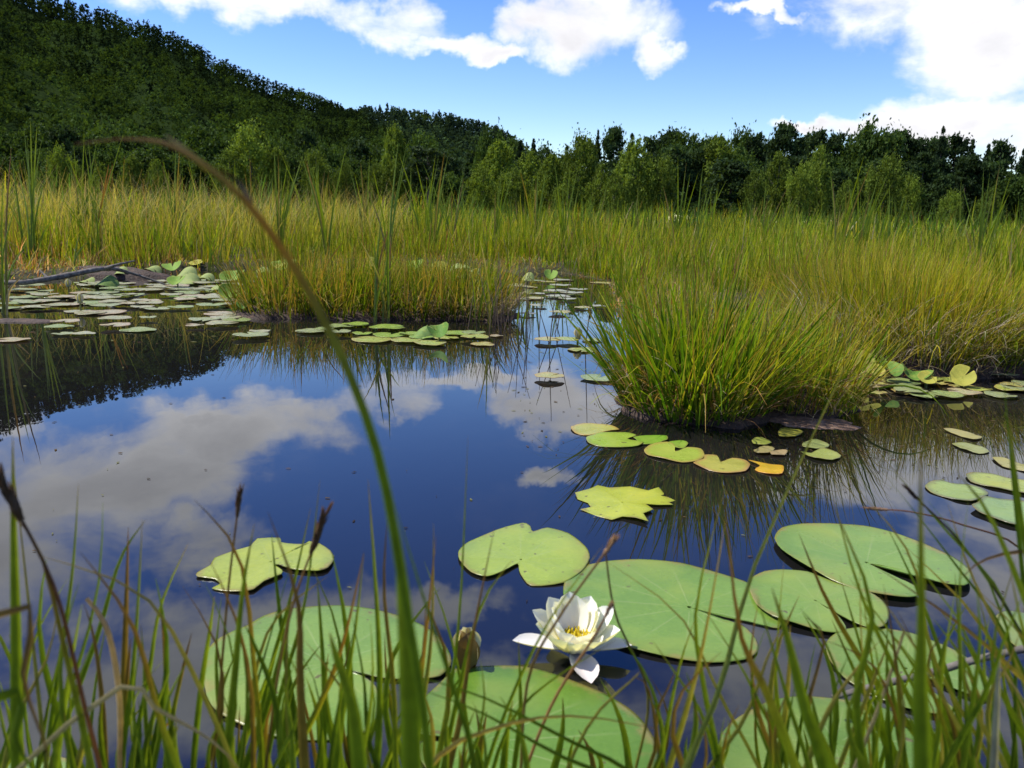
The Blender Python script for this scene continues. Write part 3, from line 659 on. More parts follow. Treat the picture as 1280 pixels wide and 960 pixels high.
# ------------------------------------------------------------------ the white water lily
def plain(name, col, rough=.5, sub=0.0, transl=0.0):
    t = NT(name); b = t.n('ShaderNodeBsdfPrincipled'); nz = t.noise(60, 4)
    t.l(t.mix(1.0, col, t.ramp(nz, [(.3, (.9, .9, .9)), (.7, (1.05, 1.05, 1.05))]), 'MULTIPLY'), b.inputs['Base Color']); b.inputs['Roughness'].default_value = rough
    if transl:
        tr = t.n('ShaderNodeBsdfTranslucent'); tr.inputs['Color'].default_value = (*col, 1); mx = t.n('ShaderNodeMixShader'); mx.inputs[0].default_value = transl
        t.l(b.outputs[0], mx.inputs[1]); t.l(tr.outputs[0], mx.inputs[2]); t.l(mx.outputs[0], t.out.inputs['Surface'])
    else: t.l(b.outputs[0], t.out.inputs['Surface'])
    return t.m
M_petal = veg('petal', .45, .3, .30, mottle=.05)
M_stamen = plain('stamen', (.95, .80, .06), .5, transl=.4)
def petal_mesh(L, W, cup, curl, col, base_col, tipsharp=.75, name='petal', under=None):
    """along +Y from the base, faces +Z, cupped across and curling up along its length"""
    nu, nv = 10, 6; V, C, Fq = [], [], []
    a = 0.0; y = z = 0.0
    for i in range(nu + 1):
        t = i / nu
        if i: a = curl * (t ** 1.2); y += L / nu * math.cos(a); z += L / nu * math.sin(a)
        pk = .58
        w = W * .5 * ((.30 + .70 * math.sin(t / pk * math.pi / 2)) if t < pk else max(0, 1 - ((t - pk) / (1 - pk)) ** 2.3) ** tipsharp)
        w = max(w, W * .03)
        for j in range(nv + 1):
            s = j / nv * 2 - 1
            zz = cup * w * (s * s)
            V.append((s * w, y - math.sin(a) * zz, z + math.cos(a) * zz))
            k = min(1, t / .35); C.append([base_col[q] * (1 - k) + col[q] * k for q in range(3)])
    for i in range(nu):
        for j in range(nv):
            o = i * (nv + 1) + j; Fq.append([o, o + 1, o + nv + 2, o + nv + 1])
    return mesh_np(name, V, Fq, C, smooth=True)
WH, WB = (.92, .92, .90), (.88, .89, .76)
fc = P(716, 822)
fl = empty('water_lily', (fc.x, fc.y, .004)); tag(fl, 'open white water lily with yellow stamens floating among the pads', 'flower')
def petal(rz, el, L, W, cup=.45, curl=.35, col=WH, base=WB, z=.006, r0=.006, name='petal', sharp=.75):
    me = petal_mesh(L, W, cup, curl, col, base, sharp, name)
    o = link(name, me, M_petal, fl)
    d = Vector((-math.sin(rz), math.cos(rz), 0))
    o.location = d * r0 + Vector((0, 0, z))
    o.rotation_euler = Matrix.Rotation(rz, 4, 'Z').to_3x3().to_4x4().to_euler()
    o.rotation_euler = (Matrix.Rotation(rz, 3, 'Z') @ Matrix.Rotation(el, 3, 'X')).to_euler()
SEP = (.84, .82, .78)
petal(R(86), R(4), .073, .031, .5, .10, SEP, (.55, .60, .25), .006, name='sepal', sharp=.62)
petal(R(-88), R(3), .070, .029, .5, .12, SEP, (.7, .7, .45), .006, name='sepal', sharp=.62)
petal(R(-165), R(-2), .062, .034, .5, -.10, (.82, .75, .70), (.7, .6, .5), .006, name='sepal', sharp=.62)
petal(R(20), R(12), .066, .032, .5, .10, SEP, WB, .006, name='sepal', sharp=.62)
for rz, el, L in [(74, 34, .066), (42, 44, .068), (6, 47, .070), (-30, 44, .068), (-62, 32, .070), (-98, 24, .060), (-138, 30, .050), (178, 34, .046), (136, 32, .052), (106, 34, .060)]:
    petal(R(rz), R(el), L, .038, .5, .40, r0=.010, sharp=.6)
for rz, el, L in [(54, 60, .060), (22, 63, .063), (-12, 64, .063), (-46, 58, .063), (-82, 54, .054), (-122, 48, .040), (178, 50, .036), (138, 50, .042), (100, 56, .052), (78, 60, .058)]:
    petal(R(rz + 4), R(el), L, .035, .5, .30, r0=.009, z=.009, sharp=.55)
for k in range(64):
    a = k * 2.399; q = .002 + .0115 * math.sqrt(k / 64); tl = .05 + q * 34
    b0 = Vector((math.cos(a) * q, math.sin(a) * q, .010)); d = Vector((math.cos(a) * math.sin(tl), math.sin(a) * math.sin(tl), math.cos(tl)))
    L = random.uniform(.019, .027)
    cin = Vector((-math.cos(a), -math.sin(a), 0)) * .005
    me = tube_mesh([b0, b0 + d * L * .6, b0 + d * L + cin], [.0017, .0018, .0008], [(1, 1, 1)] * 2, n=5, sides=5, name='stamen')
    link('stamen', me, M_stamen, fl)
# the closed bud
bc = P(583, 832)
bd = empty('lily_bud', (bc.x, bc.y, -.004)); bd.scale = (.95, .95, 1.15); bd.rotation_euler.z = R(-75); tag(bd, 'half closed brown green water lily bud with a white petal showing', 'flower bud')
for rz, c0, c1, nm in [(-150, (.22, .14, .05), (.13, .08, .03), 'sepal'), (120, (.85, .82, .70), (.62, .55, .34), 'sepal'), (-50, (.14, .08, .035), (.09, .05, .025), 'sepal'), (35, (.60, .54, .36), (.30, .24, .10), 'sepal')]:
    me = petal_mesh(.047, .046, .50, -.20, c0, c1, .8, nm); o = link(nm, me, M_petal, bd)
    d = Vector((-math.sin(R(rz)), math.cos(R(rz)), 0)); o.location = d * .012
    o.rotation_euler = (Matrix.Rotation(R(rz), 3, 'Z') @ Matrix.Rotation(R(101), 3, 'X')).to_euler()
# small buds on the far pads
for px, py, lab, h in [(101, 388, 'small pale lily bud rising by the left mud bank', .07), (86, 364, 'small white lily bud among the left pads', .06), (722, 429, 'withered brown lily bud in the channel', .05)]:
    p = P(px, py); e = empty('lily_bud', (p.x, p.y, -.03)); tag(e, lab, 'flower bud')
    link('stalk', tube_mesh([(0, 0, 0), (0, 0, h * .5), (0, 0, h)], [.005, .005], [(.2, .2, .06)] * 2, n=3, sides=5), M_stem, e)
    for k in range(4):
        me = petal_mesh(.055, .04, .8, -.1, (.40, .38, .16) if k % 2 else (.62, .58, .45), (.2, .22, .06), .7, 'sepal'); o = link('sepal', me, M_petal, e)
        a = k * math.pi / 2 + .4; o.location = Vector((-math.sin(a) * .014, math.cos(a) * .014, h)); o.rotation_euler = (Matrix.Rotation(a, 3, 'Z') @ Matrix.Rotation(R(98), 3, 'X')).to_euler()

# ------------------------------------------------------------------ tussocks
def mound_mesh(rx, ry, h, seed, n=40, rings=9):
    r_ = random.Random(seed); V, Fq = [], []; ph = [r_.uniform(0, 6.28) for _ in range(6)]
    for j in range(rings + 1):
        t = j / rings
        for k in range(n):
            a = 6.2832 * k / n
            q = t * (1 + .10 * math.sin(2 * a + ph[0]) + .09 * math.sin(5 * a + ph[1]) + .05 * math.sin(11 * a + ph[2]))
            z = h * (1 - t ** 2.2) + h * .22 * math.sin(7 * a + 9 * t + ph[3]) * t * (1 - t) * 2 - (.03 if t == 1 else 0)
            V.append((rx * q * math.cos(a), ry * q * math.sin(a), z + r_.uniform(-.05, .05) * h))
    for j in range(rings):
        for k in range(n):
            Fq.append([j * n + k, j * n + (k + 1) % n, (j + 1) * n + (k + 1) % n, (j + 1) * n + k])
    return mesh_np('root_mound', V, Fq, smooth=True)
def tussock(name, cpx, rx, ry, mh, nbl, hlo, hhi, spread, wlo, whi, pal, wts, label, cat, nbig=0, dryn=200, bigpal=None, offs=0.0, lpal=None, lh=(.06, .2)):
    c = P(*cpx); c.y += offs; e = empty(name, (c.x, c.y, 0)); tag(e, label, cat)
    link('root_mound', mound_mesh(rx * 1.12, ry * 1.12, mh, int(cpx[0])), M_peat, e)
    def gen(n, hl, hh, wl_, wh_, pal, wts, sp, S, bl=(0, .4)):
        q = np.sqrt(rng.random(n)); a = rng.uniform(0, 6.2832, n)
        bx, by = rx * q * np.cos(a), ry * q * np.sin(a)
        az = np.arctan2(by / ry + rng.normal(0, .45, n), bx / rx + rng.normal(0, .45, n))
        lean = np.clip(q * sp + rng.normal(0, .16, n), -.2, 1.1)
        c0 = pick(pal, n, .2, wts); c1 = c0 * np.array([1.35, 1.15, .9]); tipd = rng.random(n) < .3; c1[tipd] = pick([(.42, .24, .06), (.36, .28, .09)], tipd.sum())
        kink = rng.random(n) < .10
        bn_ = rng.uniform(*bl, n); bn_[kink] = rng.uniform(1.0, 2.3, kink.sum())
        return np.stack([bx, by, mh * (1 - q ** 2.2) * .8], -1), hl * .6 + (hh - hl * .6) * rng.beta(2.4, 1.6, n), az, lean, bn_, rng.uniform(wl_, wh_, n), c0 * np.array([.9, .9, .9]), c1, S
    v, f, c_ = blades_np(*gen(nbl, hlo, hhi, wlo, whi, pal, wts, spread, 5))
    tag(link('blades', mesh_np('blades', v, f, c_), M_grass, e), kind='stuff')
    # dead litter hanging round the foot
    if dryn:
        q = rng.uniform(.75, 1.1, dryn); a = rng.uniform(0, 6.2832, dryn)
        base = np.stack([rx * q * np.cos(a), ry * q * np.sin(a), rng.uniform(.01, mh + .05, dryn)], -1)
        c0 = pick(lpal or DRY, dryn, .3)
        v, f, c_ = blades_np(base, rng.uniform(*lh, dryn), a + rng.normal(0, .8, dryn), rng.uniform(.3, 1.2, dryn), rng.uniform(.4, 1.6, dryn), rng.uniform(.002, .005, dryn), c0, c0 * .9, 5)
        tag(link('dead_litter', mesh_np('dead_litter', v, f, c_), M_grass, e), kind='stuff')
    if nbig:
        b, h, az, ln, bd_, w, c0, c1, S = gen(nbig, hlo * 1.05, hhi * 1.1, whi * 1.0, whi * 1.7, bigpal or pal, None, spread, 8)
        for i in range(nbig):
            pts = [Vector(b[i])]
            for k in range(5):
                an = ln[i] + bd_[i] * ((k + .5) / 5) ** 1.5
                pts.append(pts[-1] + Vector((math.sin(an) * math.cos(az[i]), math.sin(an) * math.sin(az[i]), math.cos(an))) * (h[i] / 5))
            link('blade', blade_mesh(pts, w[i], [(0, tuple(c0[i] * .9)), (.6, tuple(c0[i])), (1, tuple(c1[i]))], n=9), M_grass, e)
    return e
TG = [(.12, .24, .012), (.18, .29, .016), (.085, .18, .012), (.28, .33, .025)]
tussock('sedge_tussock', (868, 512), .215, .21, .05, 1000, .24, .44, .52, .0036, .0068, TG, None, 'big fanning green sedge tussock on its root mound in mid pond', 'sedge', nbig=130, dryn=700)
tussock('sedge_tussock', (992, 506), .19, .18, .04, 760, .18, .40, .45, .0024, .0042, TG + YELL[:2], None, 'thinner olive sedge tussock joined to the big one, above the mud spit', 'sedge', nbig=34, dryn=520)
tussock('sedge_tussock', (1130, 452), .42, .36, .15, 2300, .26, .44, .36, .003, .005, GREEN + YELL[:2], None, 'wide olive sedge tussock over a mat of dead grey grass', 'sedge', nbig=40, dryn=2600, lpal=[(.40, .34, .24), (.30, .25, .17), (.46, .40, .30), (.2, .14, .08)], lh=(.08, .26))
tussock('sedge_tussock', (1215, 455), .25, .30, .08, 1100, .26, .42, .45, .003, .005, GREEN, None, 'green sedge tussock at the mouth of the right inlet', 'sedge', nbig=20, dryn=300)
tussock('sedge_tussock', (1080, 425), .45, .4, .1, 2000, .30, .5, .45, .003, .0055, GREEN + YELL, None, 'yellowish sedge tussock behind the mat of dead grass', 'sedge', nbig=20, dryn=500)
# the reed island: several rush clumps
for i, (px, py, lab) in enumerate([(350, 396, 'short dark rush clump at the left end of the reed island'), (425, 398, 'rush clump of the reed island beside the cattail stems'), (505, 398, 'rush clump at the middle of the reed island'), (575, 399, 'rush clump with dead grey leaves ending the reed island')]):
    tussock('rush_clump', (px, py), .30, .28, .05, 720, .10, .40, .4, .004, .0075, [(.09, .16, .010), (.13, .20, .012), (.17, .23, .012), (.07, .12, .01), (.24, .19, .05)], None, lab, 'rushes', nbig=14, dryn=260 if i < 3 else 1000, offs=.18, lpal=None if i < 3 else [(.36, .3, .2), (.22, .16, .1), (.42, .36, .26)])
for i, (px, py, lab) in enumerate([(390, 374, 'rush clump growing behind the short dark one'), (470, 372, 'rush clump behind the cattail stems'), (555, 374, 'rush clump behind the dead grey leaves')]):
    tussock('rush_clump', (px, py), .45, .40, .05, 650, .10, .34, .35, .005, .008, GREEN + YELL[:1], None, lab, 'rushes', dryn=200)
# mud spit and left mud bank
c = P(1010, 527); o = link('mud_spit', mound_mesh(.16, .09, .005, 5), M_spit, loc=(c.x, c.y, 0)); o.rotation_euler.z = -.2; tag(o, 'low reddish brown mud spit beside the thin tussock', 'mud')
c = P(22, 402); o = link('mud_bank', mound_mesh(.20, .09, .010, 8), M_peat, loc=(c.x, c.y + .02, 0)); tag(o, 'flat grey brown mud bank at the left water edge', 'mud')
c = P(125, 346); o = link('mud_bank', mound_mesh(.55, .2, .08, 9), M_peat, loc=(c.x, c.y + .12, 0)); tag(o, 'dark peat hump under the fallen branch', 'mud')

# ------------------------------------------------------------------ cattails
def cattail(bpx, tips, label, group=None, w=.015, pal=None, name='cattail'):
    c = P(*bpx); e = empty(name, (c.x, c.y, .0)); tag(e, label, 'cattail', group)
    for (tx, ty, colr) in tips:
        r_x = random.uniform(-.05, .05)
        D = c.y + random.uniform(-.15, .15); tp = PD(tx, ty, D) - c
        b0 = Vector((r_x, random.uniform(-.05, .05), -.02)); mid = b0.lerp(tp, .5) + Vector((-(tp.x - b0.x) * .22, 0, .03))
        cols = {'g': [(0, (.16, .17, .05)), (.3, G1), (1, G2)], 'o': [(0, (.14, .15, .04)), (.35, (.22, .2, .04)), (.7, OR), (1, (.35, .14, .05))], 'y': [(0, (.3, .27, .12)), (.5, YG), (1, ST)], 's': [(0, ST), (1, (.42, .3, .18))]}[colr]
        link('blade', blade_mesh([b0, mid, tp], w * random.uniform(.8, 1.15), cols, n=10, twist=random.uniform(-.8, .8)), M_reed, e)
    return e
cattail((8, 392), [(14, 185, 'o'), (-8, 200, 'o'), (22, 250, 'g'), (-20, 230, 'g'), (36, 300, 'g'), (4, 215, 'g'), (28, 345, 's')], 'cattail with orange dying leaves rooted at the left mud bank', w=.014)
cattail((42, 338), [(12, 178, 'g'), (30, 160, 'g'), (38, 150, 'g'), (46, 158, 'g'), (52, 175, 'g'), (20, 200, 'g'), (72, 265, 'g'), (62, 205, 'g'), (4, 240, 'g'), (8, 300, 'y'), (34, 170, 'g')], 'tall green cattail clump behind the dark peat hump', w=.022)
cattail((124, 336), [(136, 205, 'o'), (141, 205, 'o'), (118, 215, 'g'), (122, 225, 'g'), (70, 238, 'g'), (75, 250, 'g'), (104, 285, 'g'), (130, 250, 'g'), (128, 262, 's'), (138, 305, 's')], 'cattail clump with an orange tipped leaf above the fallen branch', w=.022)
cattail((95, 342), [(88, 300, 'g'), (100, 292, 'g'), (112, 300, 'g'), (78, 318, 'g'), (92, 310, 'y')], 'short young cattail shoot beside the orange tipped clump', w=.016)
cattail((236, 334), [(222, 278, 'g'), (231, 265, 'g'), (256, 278, 'g'), (244, 300, 'g'), (226, 300, 'g')], 'slender young cattail among the curled lily leaves', w=.013)
cattail((266, 338), [(252, 280, 'g'), (262, 290, 'g'), (275, 285, 'g'), (289, 282, 'g'), (280, 300, 'g'), (255, 300, 'g')], 'fan shaped young cattail among the curled lily leaves', w=.013)
cattail((478, 402), [(486, 255, 'g'), (478, 262, 'g'), (493, 275, 'g'), (489, 290, 'o'), (487, 280, 'o'), (468, 300, 'g'), (500, 320, 'g'), (465, 330, 'g'), (450, 300, 'y')], 'green cattail with orange leaf tips rising from the reed island', w=.013)
cattail((400, 392), [(428, 330, 's'), (395, 320, 'g'), (386, 345, 'g'), (410, 330, 'g'), (430, 300, 'o')], 'cattail with a bent straw leaf on the reed island', w=.010)
cattail((605, 405), [(600, 300, 'y'), (612, 290, 'g'), (640, 345, 'g'), (618, 330, 'g'), (590, 340, 'g')], 'lean cattail stem at the channel end of the reed island', w=.010)
cattail((657, 408), [(652, 380, 'g'), (660, 370, 'g'), (664, 385, 'g'), (655, 375, 'g')], 'tiny cattail shoot standing in the channel', w=.009)
r_ = random.Random(21)
for i in range(46):
    px = r_.uniform(20, 1260); D = r_.uniform(9, 16); g0 = PD(px, 300, D); g0.z = 0
    e = empty('cattail', (g0.x, D, .02)); tag(e, 'slim green cattail standing clear of the marsh grass', 'cattail', 'cattails scattered in the marsh')
    for k in range(r_.randint(4, 7)):
        h = r_.uniform(.9, 1.4); a = r_.uniform(0, 6.28); ln = r_.uniform(.02, .35)
        dr = Vector((math.cos(a), math.sin(a), 0)); p2 = dr * h * ln + Vector((0, 0, h))
        cols = [(0, (.16, .17, .05)), (.4, G1), (1, G2)] if r_.random() > .2 else [(0, (.2, .2, .05)), (.6, (.3, .25, .06)), (1, OR)]
        link('blade', blade_mesh([(0, 0, 0), dr * h * ln * .35 + Vector((0, 0, h * .5)), p2], r_.uniform(.018, .028), cols, n=6), M_reed, e)
# dead reed stems in the channel
for i, (cx, cy, n, lab) in enumerate([(628, 408, 26, 'thin grey brown dead reed stems standing in the channel'), (690, 425, 9, 'few broken dead reeds before the withered bud')]):
    c = P(cx, cy); e = empty('dead_reeds', (c.x, c.y, 0)); tag(e, lab, 'reeds')
    for k in range(n):
        b0 = Vector((random.gauss(0, .10), random.gauss(0, .25), -.03)); hh = random.uniform(.12, .42); l_ = Vector((random.gauss(0, .14), random.gauss(0, .1), 1)) * hh
        link('stem', tube_mesh([b0, b0 + l_ * .5, b0 + l_], [.003, .0028, .0015], [(.14, .09, .05), (.30, .21, .13)], n=4, sides=4), M_stem, e)

# ------------------------------------------------------------------ wood
def branch(name, pts, radii, label, cat='branch', twigs=()):
    root = Vector(pts[0]); e = empty(name, root); tag(e, label, cat)
    me = tube_mesh([Vector(p) - root for p in pts], radii, [(1, 1, 1)] * 2, n=24, sides=9, name='limb', bumpy=.14 if name != 'dead_stick' else .04); link('limb', me, M_wood, e)
    for tp, tr_ in twigs: link('twig', tube_mesh([Vector(p) - root for p in tp], tr_, [(1, 1, 1)] * 2, n=8, sides=6, name='twig', bumpy=.1), M_wood, e)
branch('fallen_branch', [P(-10, 352, .05), P(30, 353, .06), P(80, 345, .09), P(130, 336, .13), P(160, 340, .10), P(208, 356, .01)], [.015, .018, .019, .018, .012, .006], 'long grey fallen branch across the dark peat hump',
       twigs=[([P(130, 336, .13), P(150, 330, .17), P(168, 326, .18)], [.014, .005]), ([P(60, 348, .07), P(50, 338, .12)], [.012, .004])])
branch('dead_stick', [P(1040, 872, .03), P(1100, 856, .05), P(1160, 842, .07), P(1215, 826, .10), P(1275, 812, .12), P(1330, 800, .14)], [.0032, .004, .0042, .004, .004, .004], 'thin pale dead stick slanting over the right lily pads', 'stick')

# ------------------------------------------------------------------ near bank sedge
tufts = {}
def tuft(key, label, cpx):
    c = PD(cpx, 1100, .52); e = empty('sedge_tuft', (c.x, .5, .03)); tag(e, label, 'sedge', 'sedge tufts on the near bank'); tufts[key] = e
tuft('a', 'sedge tuft on the near bank before the bent straw coloured stalk', 60)
tuft('b', 'sedge tuft on the near bank before the water below the chewed pad', 210)
tuft('c', 'dense sedge tuft on the near bank before the largest lily pad', 370)
tuft('d', 'sedge tuft on the near bank before the closed lily bud', 520)
tuft('e', 'sparse sedge tuft on the near bank below the white flower', 700)
tuft('f', 'sedge tuft on the near bank before the split pad behind the flower', 880)
tuft('g', 'sedge tuft on the near bank before the tip of the dead stick', 1040)
tuft('h', 'thick sedge tuft on the near bank across the middle of the dead stick', 1170)
tuft('i', 'leaning sedge tuft on the near bank at the far end of the dead stick', 1300)
GR = [(0, (.12, .15, .03)), (.4, G1), (.85, G2), (1, (.32, .2, .05))]
GG = [(0, (.15, .19, .02)), (.4, (.17, .26, .018)), (1, (.26, .33, .03))]
GD = [(0, (.07, .09, .02)), (.5, G3), (1, G1)]
GO = [(0, (.13, .15, .03)), (.5, G2), (.75, OR), (1, BR)]
BD = [(0, (.12, .10, .03)), (.5, (.2, .13, .05)), (1, BR)]
OD = [(0, (.16, .17, .03)), (.4, (.25, .18, .03)), (1, (.22, .11, .04))]
SD = [(0, (.3, .28, .1)), (.5, ST), (1, (.45, .3, .16))]
YD = [(0, (.2, .2, .05)), (.5, YG), (1, (.4, .27, .08))]
def near(key, pix, wpx, cols, D=.5, Dtip=None, n=14, tw=0.0, keel=.22):
    e = tufts[key]; pts = to_root(pix, D, Dtip); dep = D * 1.02
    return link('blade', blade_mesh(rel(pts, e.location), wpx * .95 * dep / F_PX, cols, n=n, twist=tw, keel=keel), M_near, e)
for a in [
    ('a', [(22, 975), (20, 800), (17, 660), (16, 545)], 22, GR, .42), ('a', [(60, 980), (45, 840), (30, 700), (14, 560)], 9, YD, .5), ('a', [(118, 980), (85, 830), (50, 690), (10, 640)], 15, GO, .40), ('a', [(60, 970), (120, 800), (150, 700), (182, 650)], 8, GR, .55),
    ('a', [(55, 985), (70, 860), (90, 720), (98, 605)], 8, GR, .52), ('a', [(-30, 880), (20, 930), (60, 1000)], 22, GD, .32), ('a', [(-10, 770), (30, 860), (70, 970)], 14, BD, .33), ('a', [(0, 985), (20, 900), (60, 820), (75, 740)], 9, YD, .5),
    ('b', [(132, 965), (128, 880), (118, 800), (105, 755)], 12, OD, .5), ('b', [(232, 990), (200, 900), (165, 780), (100, 690)], 13, GO, .42), ('b', [(150, 975), (165, 850), (172, 760), (178, 650)], 9, GR, .5), ('b', [(160, 975), (185, 850), (200, 760), (235, 680)], 7, GR, .55),
    ('b', [(225, 975), (210, 880), (205, 800), (200, 750)], 8, GO, .55), ('b', [(300, 985), (250, 860), (180, 745), (50, 695)], 9, YD, .45), ('b', [(130, 870), (200, 890), (270, 930), (310, 975)], 8, SD, .4),
    ('b', [(240, 985), (250, 870), (262, 790), (268, 745)], 9, GR, .55), ('b', [(205, 990), (215, 900), (230, 830), (240, 790)], 8, GO, .55), ('b', [(190, 990), (182, 900), (180, 830), (176, 780)], 10, GR, .5),
    ('c', [(280, 980), (293, 850), (303, 740), (318, 655)], 15, GR, .46), ('c', [(330, 985), (320, 860), (300, 700), (243, 625)], 10, GO, .5), ('c', [(355, 990), (345, 880), (320, 810), (305, 780)], 14, GD, .48), ('c', [(382, 985), (375, 850), (372, 750), (335, 640)], 17, OD, .42),
    ('c', [(330, 980), (350, 870), (380, 760), (400, 600)], 8, GR, .55), ('c', [(345, 990), (400, 880), (430, 800), (455, 690)], 12, GO, .5), ('c', [(310, 985), (335, 850), (365, 740), (388, 635)], 8, GR, .58), ('c', [(420, 985), (430, 880), (445, 780), (455, 690)], 9, GR, .5),
    ('c', [(405, 985), (405, 860), (400, 770), (396, 720)], 9, GR, .56), ('c', [(300, 985), (312, 880), (340, 780), (410, 720)], 7, YD, .56), ('c', [(288, 985), (310, 900), (325, 840), (365, 700)], 8, GD, .52),
    ('d', [(452, 990), (440, 880), (420, 820), (412, 790)], 26, GR, .36), ('d', [(470, 990), (475, 860), (470, 740), (460, 600)], 12, GR, .5), ('d', [(495, 990), (492, 860), (480, 740), (484, 650)], 10, GO, .5), ('d', [(515, 990), (508, 800), (500, 700), (487, 610)], 34, GR, .28),
    ('d', [(520, 985), (525, 870), (535, 770), (545, 670)], 9, GO, .52), ('d', [(510, 985), (530, 870), (540, 780), (542, 655)], 8, YD, .55), ('d', [(600, 990), (570, 870), (540, 780), (490, 620)], 11, GD, .33), ('d', [(540, 985), (560, 880), (575, 760), (585, 545)], 7, GR, .55),
    ('d', [(470, 985), (445, 900), (420, 850), (380, 800)], 7, YD, .5), ('d', [(550, 985), (570, 880), (600, 760), (640, 700)], 9, GR, .52), ('d', [(555, 990), (575, 900), (590, 800), (618, 660)], 11, OD, .5), ('d', [(480, 990), (460, 920), (455, 850), (440, 770)], 9, GD, .5),
    ('e', [(600, 985), (640, 870), (690, 770), (755, 680)], 7, GR, .5), ('e', [(610, 985), (640, 900), (690, 850), (770, 800)], 7, GR, .5), ('e', [(640, 985), (650, 900), (650, 850), (648, 800)], 8, GR, .55), ('e', [(820, 990), (700, 920), (600, 870), (500, 840)], 8, GD, .45),
    ('e', [(800, 1000), (690, 940), (600, 890), (520, 860)], 8, GD, .43), ('e', [(535, 960), (620, 910), (720, 895), (840, 915)], 9, [(0, (.40, .28, .08)), (.6, (.45, .33, .1)), (1, BR)], .42), ('e', [(700, 985), (740, 900), (790, 850), (800, 840)], 6, YD, .5),
    ('f', [(850, 985), (900, 860), (950, 690), (1085, 398)], 17, [(0, (.15, .2, .03)), (.6, (.22, .27, .045)), (.92, (.3, .3, .07)), (1, (.35, .25, .08))], .42, .60), ('f', [(830, 985), (860, 880), (880, 800), (907, 650)], 12, YD, .48), ('f', [(905, 985), (880, 860), (870, 760), (905, 615)], 10, GR, .5), ('f', [(820, 985), (835, 900), (850, 830), (870, 770)], 9, GR, .52),
    ('f', [(800, 990), (820, 930), (810, 860), (790, 845)], 7, OD, .5), ('f', [(1000, 985), (960, 870), (925, 790), (905, 620)], 16, GO, .42), ('f', [(960, 985), (900, 870), (850, 770), (755, 700)], 6, YD, .52), ('f', [(870, 985), (930, 900), (960, 820), (985, 770)], 8, YD, .5),
    ('f', [(830, 985), (820, 900), (835, 860), (848, 830)], 6, OD, .52), ('f', [(900, 985), (880, 900), (850, 850), (815, 800)], 7, GR, .5), ('f', [(1010, 980), (960, 900), (930, 840), (880, 760)], 8, GR, .5),
    ('g', [(1035, 985), (1005, 880), (985, 800), (965, 735)], 22, GR, .38), ('g', [(1080, 985), (1070, 870), (1090, 760), (1040, 630)], 14, GR, .45), ('g', [(1040, 985), (1080, 880), (1100, 830), (1112, 800)], 9, YD, .5), ('g', [(1060, 985), (1100, 880), (1130, 790), (1120, 810)], 7, SD, .5),
    ('g', [(1000, 985), (1030, 900), (1060, 850), (1100, 800)], 10, YD, .46), ('g', [(1090, 985), (1060, 880), (1030, 800), (1000, 760)], 7, GD, .52), ('g', [(1030, 985), (1010, 890), (1030, 800), (1005, 770)], 8, BD, .5), ('g', [(985, 985), (975, 900), (970, 830), (980, 700)], 7, GR, .55),
    ('h', [(1152, 990), (1150, 860), (1152, 780), (1150, 560)], 30, GR, .30), ('h', [(1190, 985), (1130, 860), (1075, 740), (1040, 615)], 10, GR, .5), ('h', [(1240, 985), (1160, 860), (1120, 800), (1060, 720)], 7, GR, .52), ('h', [(1200, 985), (1215, 880), (1225, 800), (1220, 730)], 14, GD, .42),
    ('h', [(1200, 985), (1190, 900), (1160, 830), (1180, 790)], 8, OD, .5), ('h', [(1130, 985), (1120, 900), (1090, 830), (1030, 800)], 7, OD, .5), ('h', [(1240, 985), (1235, 880), (1260, 830), (1275, 790)], 9, YD, .48), ('h', [(1170, 985), (1230, 870), (1255, 800), (1280, 740)], 16, GD, .4),
    ('h', [(1255, 985), (1170, 830), (1140, 700), (1080, 620)], 6, YD, .56), ('h', [(1180, 985), (1160, 900), (1110, 800), (1080, 770)], 6, GR, .55), ('h', [(1240, 985), (1245, 900), (1248, 840), (1250, 815)], 14, [(0, (.35, .33, .28)), (1, (.4, .38, .33))], .42),
    ('i', [(1330, 900), (1280, 850), (1200, 780), (1090, 705)], 10, [(0, YG), (.6, (.42, .33, .06)), (.85, BR), (1, BR)], .5), ('i', [(1360, 985), (1300, 800), (1240, 650), (1195, 590)], 15, GR, .42), ('i', [(1330, 985), (1290, 800), (1270, 640), (1255, 480)], 10, GD, .5), ('i', [(1350, 985), (1260, 760), (1180, 660), (1105, 575)], 8, GR, .55),
    ('i', [(1340, 985), (1270, 830), (1215, 720), (1185, 630)], 7, YD, .55), ('i', [(1360, 980), (1290, 720), (1270, 600), (1262, 520)], 12, GR, .45), ('i', [(1340, 990), (1260, 800), (1190, 700), (1120, 610)], 6, GD, .58), ('i', [(1330, 985), (1270, 900), (1240, 820), (1270, 700)], 10, GR, .45),
    ('i', [(1350, 720), (1290, 690), (1230, 700), (1200, 725)], 9, [(0, BR), (1, (.25, .14, .07))], .5), ('i', [(1320, 985), (1290, 900), (1262, 850), (1230, 800)], 8, SD, .5), ('i', [(1345, 985), (1310, 880), (1282, 800), (1262, 710)], 14, GR, .42)]:
    near(*a, tw=random.uniform(-.5, .5))
